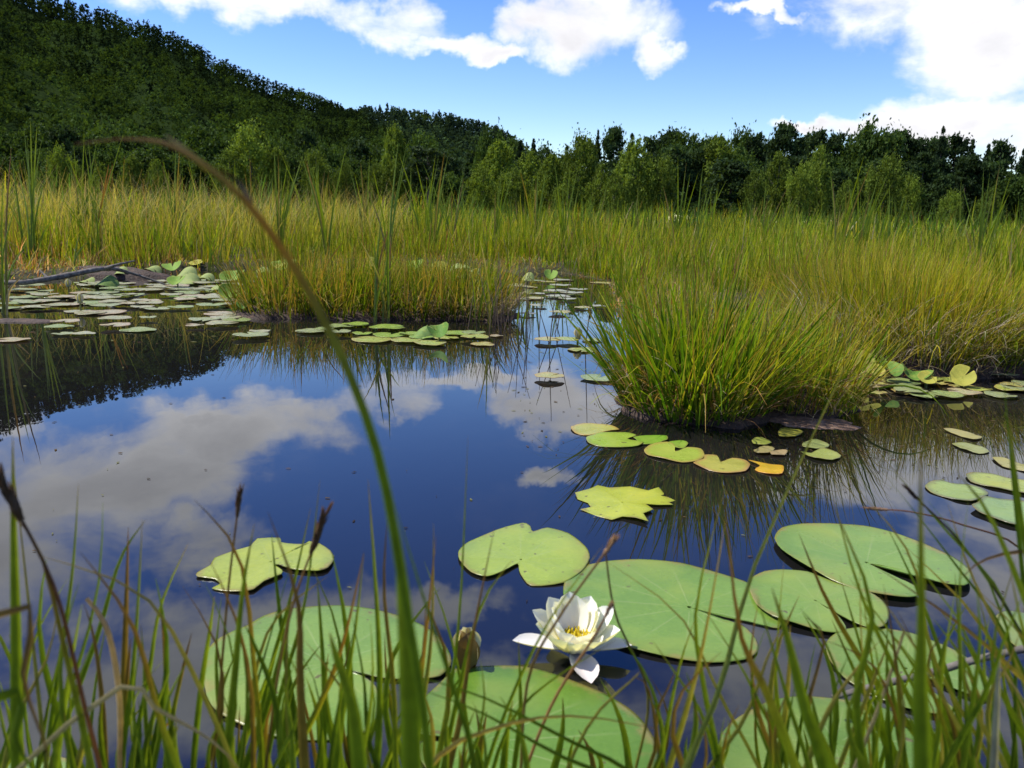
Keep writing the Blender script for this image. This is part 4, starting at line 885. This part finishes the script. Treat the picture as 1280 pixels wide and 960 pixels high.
# in-between blades
r_ = random.Random(33)
spans = {'a': (0, 150, 620, 900), 'b': (150, 280, 700, 920), 'c': (280, 430, 660, 900), 'd': (430, 590, 700, 930), 'e': (590, 800, 860, 960), 'f': (800, 960, 760, 930), 'g': (960, 1100, 740, 920), 'h': (1100, 1210, 700, 900), 'i': (1200, 1310, 600, 860)}
cnt = {'a': 24, 'b': 20, 'c': 30, 'd': 27, 'e': 9, 'f': 15, 'g': 21, 'h': 25, 'i': 30}
for k, (x0, x1, y0, y1) in spans.items():
    for i in range(cnt[k]):
        bx = r_.uniform(x0 - 15, x1 + 15); ty = r_.uniform(y0, y1) if r_.random() > .35 else r_.uniform((y0 + y1) / 2, y1 + 20)
        lean = r_.gauss(0, .16) - (.25 if k in 'hi' else 0); tx = bx + lean * (985 - ty); cv = r_.gauss(0, .09) * (985 - ty)
        near(k, [(bx, 990), (bx + (tx - bx) * .3 + cv, 990 - (990 - ty) * .4), (bx + (tx - bx) * .62 + cv, 990 - (990 - ty) * .72), (tx, ty)], r_.uniform(5, 13), r_.choice([GG, GR, GG, GR, GG, GG, GD, GO, YD, GG, GR, GG, OD, GD]), r_.uniform(.44, .62), tw=r_.uniform(-.6, .6), n=10)
# stalks that stand out singly
def stalk(pix, D, rpx, cols, label, head=None, headcol=None, Dtip=None, name='sedge_stalk'):
    pts = to_root(pix, D, Dtip); root = pts[0]; e = empty(name, root); tag(e, label, 'sedge stalk')
    r_s = rpx * D * 1.02 / F_PX * .5; P_ = rel(pts, root)
    link('stem', tube_mesh(P_, [r_s, r_s, r_s * .8, r_s * .55], cols, n=22, sides=6), M_near, e)
    if head:
        L, hr = head; sp = spline(P_, 40); tip = sp[-1]; d = (sp[-1] - sp[-4]).normalized()
        k = D * 1.02 / F_PX
        hd = link('seed_head', tube_mesh([tip - d * L * k * .25, tip + d * L * k * .3, tip + d * L * k], [hr * k * .2, hr * k * .34, hr * k * .3, hr * k * .08], [headcol, tuple(q * 1.15 for q in headcol), headcol], n=14, sides=7, name='seed_head', bumpy=.25), M_near, e)
        for q in range(26):
            b0 = tip + d * L * k * (q / 27 - .2 * (q % 2 == 9)); sd_ = Vector((random.uniform(-1, 1), random.uniform(-1, 1), .5)).normalized(); hm_ = random.uniform(.7, 2.4) if max(headcol) < .2 else random.uniform(.7, 1.3)
            link('spikelet', tube_mesh([b0, b0 + (sd_ * .6 + d) * hr * k * .5, b0 + (sd_ * .7 + d * 1.6) * hr * k * .8], [hr * k * .16, hr * k * .14, hr * k * .03], [headcol, tuple(min(.6, q_ * hm_) for q_ in headcol)], n=3, sides=4, name='spikelet'), M_near, hd)
e = empty('arching_blade', (0, 0, 0))
pts = to_root([(540, 985), (508, 760), (470, 560), (400, 390), (310, 255), (225, 188), (165, 174), (95, 180)], .27, .31); e.location = pts[0]
tag(e, 'long dying sedge blade arching over the whole pond to a drooping brown tip', 'sedge blade')
link('blade', blade_mesh(rel(pts, pts[0]), .0038, [(0, G1), (.45, G1), (.55, (.22, .20, .03)), (.63, (.46, .20, .025)), (.70, (.22, .15, .03)), (.85, (.26, .14, .05)), (1, (.09, .04, .025))], n=34, tip=.2, keel=.3), M_near, e)
link('side_leaf', blade_mesh(rel([PD(318, 268, .30), PD(312, 250, .30), PD(296, 225, .31), PD(270, 210, .31)], pts[0]), .003, [(0, (.05, .03, .02)), (1, (.03, .02, .012))], n=8, face=Vector((.7, .7, 0))), M_near, e)
link('side_leaf', blade_mesh(rel([PD(262, 214, .305), PD(235, 190, .305), PD(205, 168, .31)], pts[0]), .0026, [(0, (.2, .17, .04)), (1, (.12, .1, .04))], n=8), M_near, e)
BRH = (.15, .095, .05)
stalk([(330, 985), (345, 860), (365, 760), (392, 682)], .50, 5, [G2, (.26, .2, .06), (.3, .19, .08)], 'sedge stalk with a slanting brown seed head before the chewed pad', (48, 14), BRH)
stalk([(265, 985), (275, 860), (285, 740), (297, 640)], .52, 5, [G2, (.26, .22, .06), (.25, .16, .06)], 'upright sedge stalk with a small dark seed head left of the chewed pad', (28, 9), BRH)
stalk([(130, 985), (105, 880), (70, 740), (22, 640)], .40, 7, [(.3, .18, .05), (.35, .18, .06), (.1, .05, .03)], 'sedge stalk with a fat brown seed head bowing over the cloud reflection', (48, 18), (.12, .075, .04))
stalk([(150, 985), (150, 880), (138, 800), (122, 765), (108, 748)], .50, 9, [ST, (.6, .5, .32), (.45, .33, .2)], 'cream coloured dead stalk forked at its bent top')
stalk([(650, 985), (690, 880), (740, 800), (757, 770)], .52, 5, [(.35, .22, .08), (.36, .22, .09), (.3, .2, .1)], 'brown stalk with a pale seed tip crossing right of the flower', (16, 7), (.42, .3, .2))
stalk([(650, 985), (660, 850), (700, 770), (757, 690)], .50, 5, [G2, (.3, .24, .07), (.34, .22, .1)], 'thin stalk with a tan seed tip just above the white flower', (16, 10), (.42, .28, .16))
stalk([(790, 985), (810, 870), (770, 770), (757, 690)], .54, 4, [G2, (.22, .2, .05), (.2, .14, .05)], 'thin dark stalk leaning up to the tan seed tip')
stalk([(1280, 690), (1200, 655), (1140, 640), (1105, 637)], .80, 3, [(.2, .16, .06), (.2, .1, .05), (.3, .15, .08)], 'thin rush stem laid over grey water with a tan seed tip', (22, 6), (.4, .26, .16))
stalk([(1330, 985), (1290, 820), (1210, 690), (1145, 622)], .55, 4, [G3, (.12, .12, .04), (.14, .1, .06)], 'dark leaning rush with a small purple brown tip', (16, 7), (.09, .05, .04))

# flecks drifting on the pond
n = 330
fx, fy, s_ = [], [], []
while len(fx) < n:
    px, py = random.choice([(random.uniform(640, 760), random.uniform(440, 560)), (random.uniform(1000, 1270), random.uniform(480, 620)), (random.uniform(0, 1270), random.uniform(430, 760)), (random.uniform(10, 300), random.uniform(380, 430))])
    p = P(px, py)
    if sdist(np.array([p.x]), np.array([p.y]))[0] < -.05: fx.append(p.x); fy.append(p.y)
V, Fq, C = [], [], []
for x, y in zip(fx, fy):
    a = random.uniform(0, 6.28); l = random.uniform(.0012, .005) * (.3 + .8 * y); w = l * random.uniform(.2, .6); ca, sa = math.cos(a), math.sin(a); o = len(V)
    for u, w_ in ((-1, -.4), (-.2, -1), (.9, -.3), (.5, .9)): V.append((x + ca * u * l - sa * w_ * w, y + sa * u * l + ca * w_ * w, .0015))
    V.append((x, y, .0028)); cc = random.choice([(.05, .035, .02), (.12, .08, .04), (.2, .2, .08)]); C += [cc] * 5
    for k in range(4): Fq.append([o + k, o + (k + 1) % 4, o + 4])
tag(link('floating_flecks', mesh_np('floating_flecks', V, Fq, C), M_grass), 'tiny leaf flecks and seeds drifting on the pond', 'debris', kind='stuff')

# ------------------------------------------------------------------ trees
def leaf_quads(cent, size, col, rnd):
    n = len(cent); a = rnd.normal(size=(n, 3)); a /= np.linalg.norm(a, axis=1)[:, None]
    b_ = np.cross(a, rnd.normal(size=(n, 3))); b_ /= np.linalg.norm(b_, axis=1)[:, None]
    s = (size * rnd.uniform(.6, 1.3, n))[:, None]
    v = np.stack([cent - a * s, cent + b_ * s * .55, cent + a * s, cent - b_ * s * .55], 1).reshape(-1, 3)
    f = np.arange(n * 4).reshape(n, 4); return v, f, np.repeat(col, 4, axis=0)
def crown_np(kind, seed, nl, nb):
    """unit tree: height 1, crown width about 1"""
    rnd = np.random.default_rng(seed); C, Rb = [], []
    if kind == 'birch' and seed >= 133:
        sq = rnd.uniform(.8, 1.0); sk = rnd.uniform(-.12, .12)
        for i in range(nb):
            cz = rnd.uniform(-1, 1); q = math.sqrt(max(0, 1 - abs(cz) ** 2.6)); a = rnd.uniform(0, 6.28); u = rnd.random() ** .4 * rnd.uniform(.75, 1.08)
            C.append((.44 * q * u * math.cos(a) * sq + sk * cz, .44 * q * u * math.sin(a), .52 + .45 * cz * rnd.uniform(.85, 1.03))); Rb.append(rnd.uniform(.04, .10))
    elif kind == 'birch':
        for i in range(nb):
            t = rnd.uniform(0, 1) ** .9; q = .46 * (math.sin(math.pi * (.12 + .86 * t)) ** .75) * (1.0 - .12 * t) * (.75 + .35 * rnd.random()); a = rnd.uniform(0, 6.28); u = rnd.random() ** .4
            C.append((q * u * math.cos(a), q * u * math.sin(a), .10 + .88 * t)); Rb.append(rnd.uniform(.05, .10) * (1.1 - .5 * t))
    elif kind == 'broad':
        for i in range(nb):
            a = rnd.uniform(0, 6.28); cz = rnd.uniform(-.7, 1); q = math.sqrt(1 - cz * cz); u = rnd.uniform(.45, 1)
            C.append((.42 * q * u * math.cos(a), .42 * q * u * math.sin(a), .60 + .34 * cz * u)); Rb.append(rnd.uniform(.05, .12))
    elif kind == 'pine':
        for i in range(nb):
            t = rnd.uniform(.15, 1); a = rnd.uniform(0, 6.28); q = .46 * (1 - t ** 2.2 * .75) * rnd.uniform(.3, 1)
            C.append((q * math.cos(a), q * math.sin(a), t * .97 + rnd.normal(0, .01))); Rb.append(rnd.uniform(.05, .10))
    elif kind == 'flatpine':
        for i in range(nb):
            t = rnd.choice([.55, .66, .78, .9, .95]); a = rnd.uniform(0, 6.28); q = {.55: .3, .66: .45, .78: .5, .9: .42, .95: .3}[t] * rnd.uniform(.2, 1)
            C.append((q * math.cos(a), q * math.sin(a), t + rnd.normal(0, .015))); Rb.append(rnd.uniform(.05, .09))
    elif kind == 'spruce':
        for i in range(nb):
            t = rnd.random() ** .75; a = rnd.uniform(0, 6.28); q = .46 * (1 - t) * rnd.uniform(.35, 1) + .01
            C.append((q * math.cos(a), q * math.sin(a), .06 + .92 * t - q * .15)); Rb.append(.025 + .07 * (1 - t))
    C = np.array(C); Rb = np.array(Rb)
    i = rnd.choice(len(C), nl, p=Rb ** 2 / (Rb ** 2).sum()); d = rnd.normal(size=(nl, 3)); d /= np.linalg.norm(d, axis=1)[:, None]
    d *= (np.abs(rnd.normal(0, .75, nl)) + .15)[:, None] * Rb[i][:, None]
    if kind in ('pine', 'flatpine', 'spruce'): d[:, 2] *= .5
    if kind == 'birch': d[:, 2] *= 1.3
    pos = C[i] + d; tone = rnd.uniform(.75, 1.25, len(C))[i]
    return pos, tone * rnd.uniform(.8, 1.2, nl)
LEAFC = {'birch': (.135, .19, .028), 'broad': (.055, .095, .02), 'pine': (.036, .064, .022), 'flatpine': (.036, .06, .022), 'spruce': (.028, .05, .02)}
LEAFS = {'birch': .021, 'broad': .025, 'pine': .024, 'flatpine': .026, 'spruce': .024}
crowns, trunks = {}, {}
for kind, nvar, nb in (('birch', 8, 120), ('broad', 4, 90), ('pine', 3, 110), ('flatpine', 1, 46), ('spruce', 2, 130)):
    for k in range(nvar):
        pos, tone = crown_np(kind, 100 + k * 7 + len(kind), 9500 if kind != 'flatpine' else 5000, nb)
        rnd = np.random.default_rng(k)
        v, f, c = leaf_quads(pos, np.full(len(pos), LEAFS[kind]), np.array(LEAFC[kind])[None] * tone[:, None], rnd)
        me = mesh_np('crown', v, f, c); me.materials.append(M_leafb); crowns[kind, k] = me
        # trunk with limbs
        r_ = random.Random(k + 5); top = .92 if kind != 'broad' else .75
        vs, fs, off = [], [], 0
        def addtube(pts, radii, n, sides):
            global off_
            c_ = spline(pts, n); V_ = []
            for i, p in enumerate(c_):
                s = i / n * (len(radii) - 1); q = min(int(s), len(radii) - 2); rr = radii[q] * (1 - s + q) + radii[q + 1] * (s - q)
                for m in range(sides): V_.append((p.x + rr * math.cos(6.2832 * m / sides), p.y + rr * math.sin(6.2832 * m / sides), p.z))
            o = sum(len(a) for a in vs); vs.append(np.array(V_))
            fs.append(np.array([[o + i * sides + m, o + i * sides + (m + 1) % sides, o + (i + 1) * sides + (m + 1) % sides, o + (i + 1) * sides + m] for i in range(n) for m in range(sides)]))
        w0 = .018 if kind == 'birch' else .028
        addtube([(0, 0, -.02), (r_.uniform(-.02, .02), 0, .4), (r_.uniform(-.03, .03), r_.uniform(-.03, .03), top)], [w0, w0 * .75, .004], 8, 7)
        for m in range(9):
            z0 = r_.uniform(.25, .75) * top / .92; a = m * 2.4 + r_.random(); L = r_.uniform(.18, .34) * (1 if kind != 'spruce' else (1 - z0))
            upz = {'birch': .22, 'broad': .18, 'pine': .05, 'flatpine': .12, 'spruce': -.05}[kind]
            if kind == 'flatpine': z0 = r_.uniform(.45, .8)
            addtube([(0, 0, z0), (math.cos(a) * L * .5, math.sin(a) * L * .5, z0 + upz * .5), (math.cos(a) * L, math.sin(a) * L, z0 + upz)], [w0 * .45, w0 * .3, .002], 4, 5)
        me = mesh_np('trunk', np.concatenate(vs), np.concatenate(fs), smooth=True); me.materials.append(M_birchbark if kind == 'birch' else M_bark); trunks[kind, k] = me
NV = {'birch': 8, 'broad': 4, 'pine': 3, 'flatpine': 1, 'spruce': 2}
NM = {'birch': 'birch_tree', 'broad': 'broadleaf_tree', 'pine': 'pine_tree', 'flatpine': 'pine_tree', 'spruce': 'spruce_tree'}
r_ = random.Random(77)
def tree(px, ytop, wpx, kind, D, label, group, var=None):
    d = ray(px, ytop); t_ = D / d.y; top = H + d.z * t_; x = d.x * t_
    z0 = float(gz(np.array([x]), np.array([D]))[0]) - .05
    e = empty(NM[kind], (x, D, z0), r_.uniform(0, 6.28)); tag(e, label, 'tree', group)
    hh = top - z0; w = wpx / F_PX * D * 1.03
    e.scale = (w, w, hh)
    k = r_.randrange(NV[kind]) if var is None else var
    for nm, lib in (('trunk', trunks), ('crown', crowns)):
        o = bpy.data.objects.new(nm, lib[kind, k]); COL.objects.link(o); o.parent = e
GB = 'pale birches standing before the dark wood'
BL = []
for px, yt, w, D, lab in [(312, 158, 66, 95, 'tall narrow topped pale birch under the hillside'), (285, 190, 50, 92, 'low spreading pale birch under the hillside'), (345, 188, 46, 96, None), (493, 158, 44, 100, 'slim pale birch standing beside the flat topped pine'), (470, 205, 40, 97, None),
                     (625, 178, 62, 105, None), (603, 205, 48, 98, None), (660, 190, 60, 104, None), (690, 196, 52, 100, None), (726, 170, 56, 102, 'tall round headed birch in the middle of the birch row'), (752, 205, 40, 98, None), (795, 175, 66, 96, 'tallest wide birch with a pointed top in the row'), (828, 198, 44, 95, None), (770, 215, 40, 92, None),
                     (900, 172, 76, 118, 'grey green birch behind the low spreading dark pine'), (975, 192, 52, 104, None), (1003, 205, 40, 100, None), (1026, 184, 44, 106, None), (945, 215, 36, 95, None), (1110, 196, 54, 90, 'lone bright birch standing before the round dark tree'), (1138, 222, 34, 92, 'small birch at the foot of the lone bright one'),
                     (165, 196, 44, 86, None), (195, 200, 36, 86, None), (125, 205, 40, 86, None), (75, 185, 40, 84, None), (100, 212, 30, 82, None), (395, 190, 40, 98, None), (430, 205, 34, 95, None), (1060, 226, 34, 88, None), (1240, 236, 40, 80, None), (1190, 240, 34, 80, None), (640, 215, 46, 96, None), (712, 214, 44, 95, None)]:
    BL.append((px, yt, w, D, lab))
ORD = ['first', 'second', 'third', 'fourth', 'fifth', 'sixth', 'seventh', 'eighth', 'ninth', 'tenth', 'eleventh', 'twelfth', 'thirteenth', 'fourteenth', 'fifteenth', 'sixteenth']
BL.sort(); rows = {}
for px, yt, w, D, lab in BL:
    if not lab:
        zone = ('left', 'pale birch of the row under the hillside, counted towards the flat topped pine') if px < 535 else ('mid', 'pale birch past the flat topped pine, counted towards the round dark tree') if px < 1096 else ('right', 'small pale birch past the lone bright one before the dark pines')
        n_ = rows.get(zone[0], 0); rows[zone[0]] = n_ + 1; lab = ORD[n_] + ' ' + zone[1]
    tree(px, yt, w, 'birch', D, lab, GB)
tree(535, 186, 84, 'flatpine', 96, 'dark flat topped pine with a bare leaning trunk', None)
tree(915, 200, 95, 'pine', 100, 'low spreading dark pine before the grey green birch', None)
tree(1096, 150, 84, 'broad', 128, 'great round dark broadleaf tree standing above the wood', None, 1)
tree(1180, 156, 40, 'spruce', 125, 'pointed dark spruce topping the right wood', None)
tree(612, 150, 44, 'broad', 125, 'tall broadleaf tree where the hill meets the birch row', None)
GW = 'dark trees forming the edge of the wood'
xs = 640
ridge = [(560, 172), (600, 165), (650, 178), (700, 170), (760, 164), (820, 158), (855, 155), (900, 164), (950, 164), (1000, 157), (1050, 168), (1150, 163), (1230, 172), (1300, 178), (1420, 176)]
def ry(x): return float(np.interp(x, [a for a, _ in ridge], [b_ for _, b_ in ridge]))
kinds = ['pine', 'broad', 'pine', 'spruce', 'broad', 'pine']
x = 650
while x < 1420:
    k = r_.choice(kinds if x < 1060 else ['pine', 'pine', 'spruce', 'pine', 'broad'])
    tree(x, ry(x) + r_.uniform(-5, 12), {'pine': 58, 'broad': 62, 'spruce': 38}[k] * r_.uniform(.85, 1.2), k, r_.uniform(125, 145), {'pine': 'dark pine at the edge of the wood', 'broad': 'dark round topped broadleaf tree at the edge of the wood', 'spruce': 'dark pointed spruce at the edge of the wood'}[k], GW); x += r_.uniform(16, 27)
x = 655
while x < 1400:
    k = r_.choice(['pine', 'broad', 'pine'])
    tree(x, ry(x) + r_.uniform(25, 50), r_.uniform(50, 74), k, r_.uniform(112, 124), {'pine': 'lower dark pine filling the foot of the wood', 'broad': 'lower dark broadleaf tree filling the foot of the wood'}[k], 'lower trees at the foot of the wood'); x += r_.uniform(22, 34)
GH = 'broadleaf trees along the foot of the hill'
x = -150
while x < 640:
    y0 = 150 + max(0, x) * .045
    for yy, D in ((y0 + r_.uniform(-14, 16), r_.uniform(150, 175)), (y0 + r_.uniform(18, 44), r_.uniform(120, 140))):
        k = r_.choice(['broad', 'broad', 'pine', 'broad'])
        tree(x + r_.uniform(-8, 8), yy, r_.uniform(52, 84), k, D, {'pine': 'dark pine at the foot of the hill', 'broad': 'dark green broadleaf tree at the foot of the hill'}[k], GH)
    x += r_.uniform(30, 44)

# ------------------------------------------------------------------ hills and their forest
def az_of(px, py):
    d = ray(px, py); return math.atan2(d.x, d.y), d.z / math.hypot(d.x, d.y)
def hill(name, sil, r_foot, r_top, r_end, tree_h, ntree, nq, seed, fh0, pal, ls=1.0):
    A = [az_of(*p) for p in sil]; az = np.array([a for a, _ in A]); te = np.array([b_ for _, b_ in A])
    o = np.argsort(az); az, te = az[o], te[o]
    def hz(a, r):
        top = np.maximum(np.interp(a, az, te) * r_top + H - tree_h * .8, 0)
        s = np.clip((r - r_foot) / (r_top - r_foot), 0, 1); s2 = np.clip((r - r_top) / (r_end - r_top), 0, 1)
        bulge = 1 + .05 * np.sin(a * 23 + r * .013) * s * (1 - s) * 4 + .04 * np.sin(a * 51 + r * .03) * s * (1 - s) * 4
        return top * (s ** 1.05) * bulge * (1 - .65 * s2 ** 1.5) + fh0
    na, nr = 120, 46
    aa = np.linspace(az[0], az[-1], na); rr = np.linspace(r_foot, r_end, nr); AA, RR = np.meshgrid(aa, rr)
    Z = hz(AA, RR); Z[0] -= 2; Z[-1] = -2; V = np.stack([RR * np.sin(AA), RR * np.cos(AA), Z], -1).reshape(-1, 3)
    idx = np.arange(na * nr).reshape(nr, na); f = np.stack([idx[:-1, :-1], idx[1:, :-1], idx[1:, 1:], idx[:-1, 1:]], -1).reshape(-1, 4)
    tag(link(name, mesh_np(name, V, f, smooth=True), M_hill), kind='structure')
    rnd = np.random.default_rng(seed); parts = []
    lib = []
    for k in range(8):
        kind = ['broad', 'broad', 'broad', 'pine', 'spruce', 'broad', 'pine', 'broad'][k]
        pos, tone = crown_np(kind, seed + k, nq, 24); lib.append((pos, tone, kind))
    ra = np.sqrt(rnd.uniform(r_foot ** 2, (r_top * 1.03) ** 2, ntree)); ta = rnd.uniform(az[0], az[-1], ntree)
    nrid = ntree // 6; ra[:nrid] = rnd.uniform(r_top * .97, r_top * 1.03, nrid)
    for i in range(ntree):
        s = (ra[i] - r_foot) / (r_top - r_foot); pdark = np.clip(s * 1.5 - .4, .08, .88) if i >= nrid else .75
        k = rnd.choice([3, 4, 6]) if rnd.random() < pdark else rnd.choice([0, 1, 2, 5, 7])
        pos, tone, kind = lib[k]; hh = tree_h * rnd.uniform(.7, 1.25) * (1.0 if kind != 'spruce' else 1.1); w = hh * {'broad': .85, 'pine': .6, 'spruce': .45}[kind] * rnd.uniform(.85, 1.25)
        a = rnd.uniform(0, 6.28); ca, sa = math.cos(a), math.sin(a)
        p = np.stack([(pos[:, 0] * ca - pos[:, 1] * sa) * w, (pos[:, 0] * sa + pos[:, 1] * ca) * w, pos[:, 2] * hh], -1) + np.array([ra[i] * math.sin(ta[i]), ra[i] * math.cos(ta[i]), float(hz(ta[i], ra[i])) - hh * .12])
        col = np.array(pal[0] if kind == 'broad' else pal[1]) * rnd.uniform(.75, 1.25); tone = .6 * tone + .4
        parts.append(leaf_quads(p, np.full(len(p), ls * (.052 * w if kind == 'broad' else .045 * hh)), col[None] * tone[:, None], rnd))
    v, f, c = join(parts)
    tag(link('hill_forest', mesh_np('hill_forest', v, f, c), M_forest), 'dense mixed forest covering the ' + ('near' if r_top < 600 else 'far low') + ' hill', 'forest', kind='stuff')
    print(name, len(f) * 2)
hill('hill', [(-700, -420), (-300, -200), (-100, -80), (60, 0), (130, 14), (200, 36), (250, 62), (300, 87), (350, 106), (400, 124), (440, 140), (500, 168), (560, 200), (640, 235), (720, 262), (800, 274)], 190, 470, 700, 9.5, 3900, 170, 5, .3, ((.05, .085, .018), (.02, .036, .014)))
hill('far_hill', [(250, 180), (330, 150), (400, 134), (450, 135), (500, 136), (550, 141), (590, 150), (620, 158), (650, 176), (690, 205), (760, 250), (820, 272)], 640, 980, 1300, 16, 2300, 60, 6, .4, ((.05, .085, .035), (.036, .062, .034)), 2.0)  # distance haze is put into the leaf colours: bluer palette than the near hill
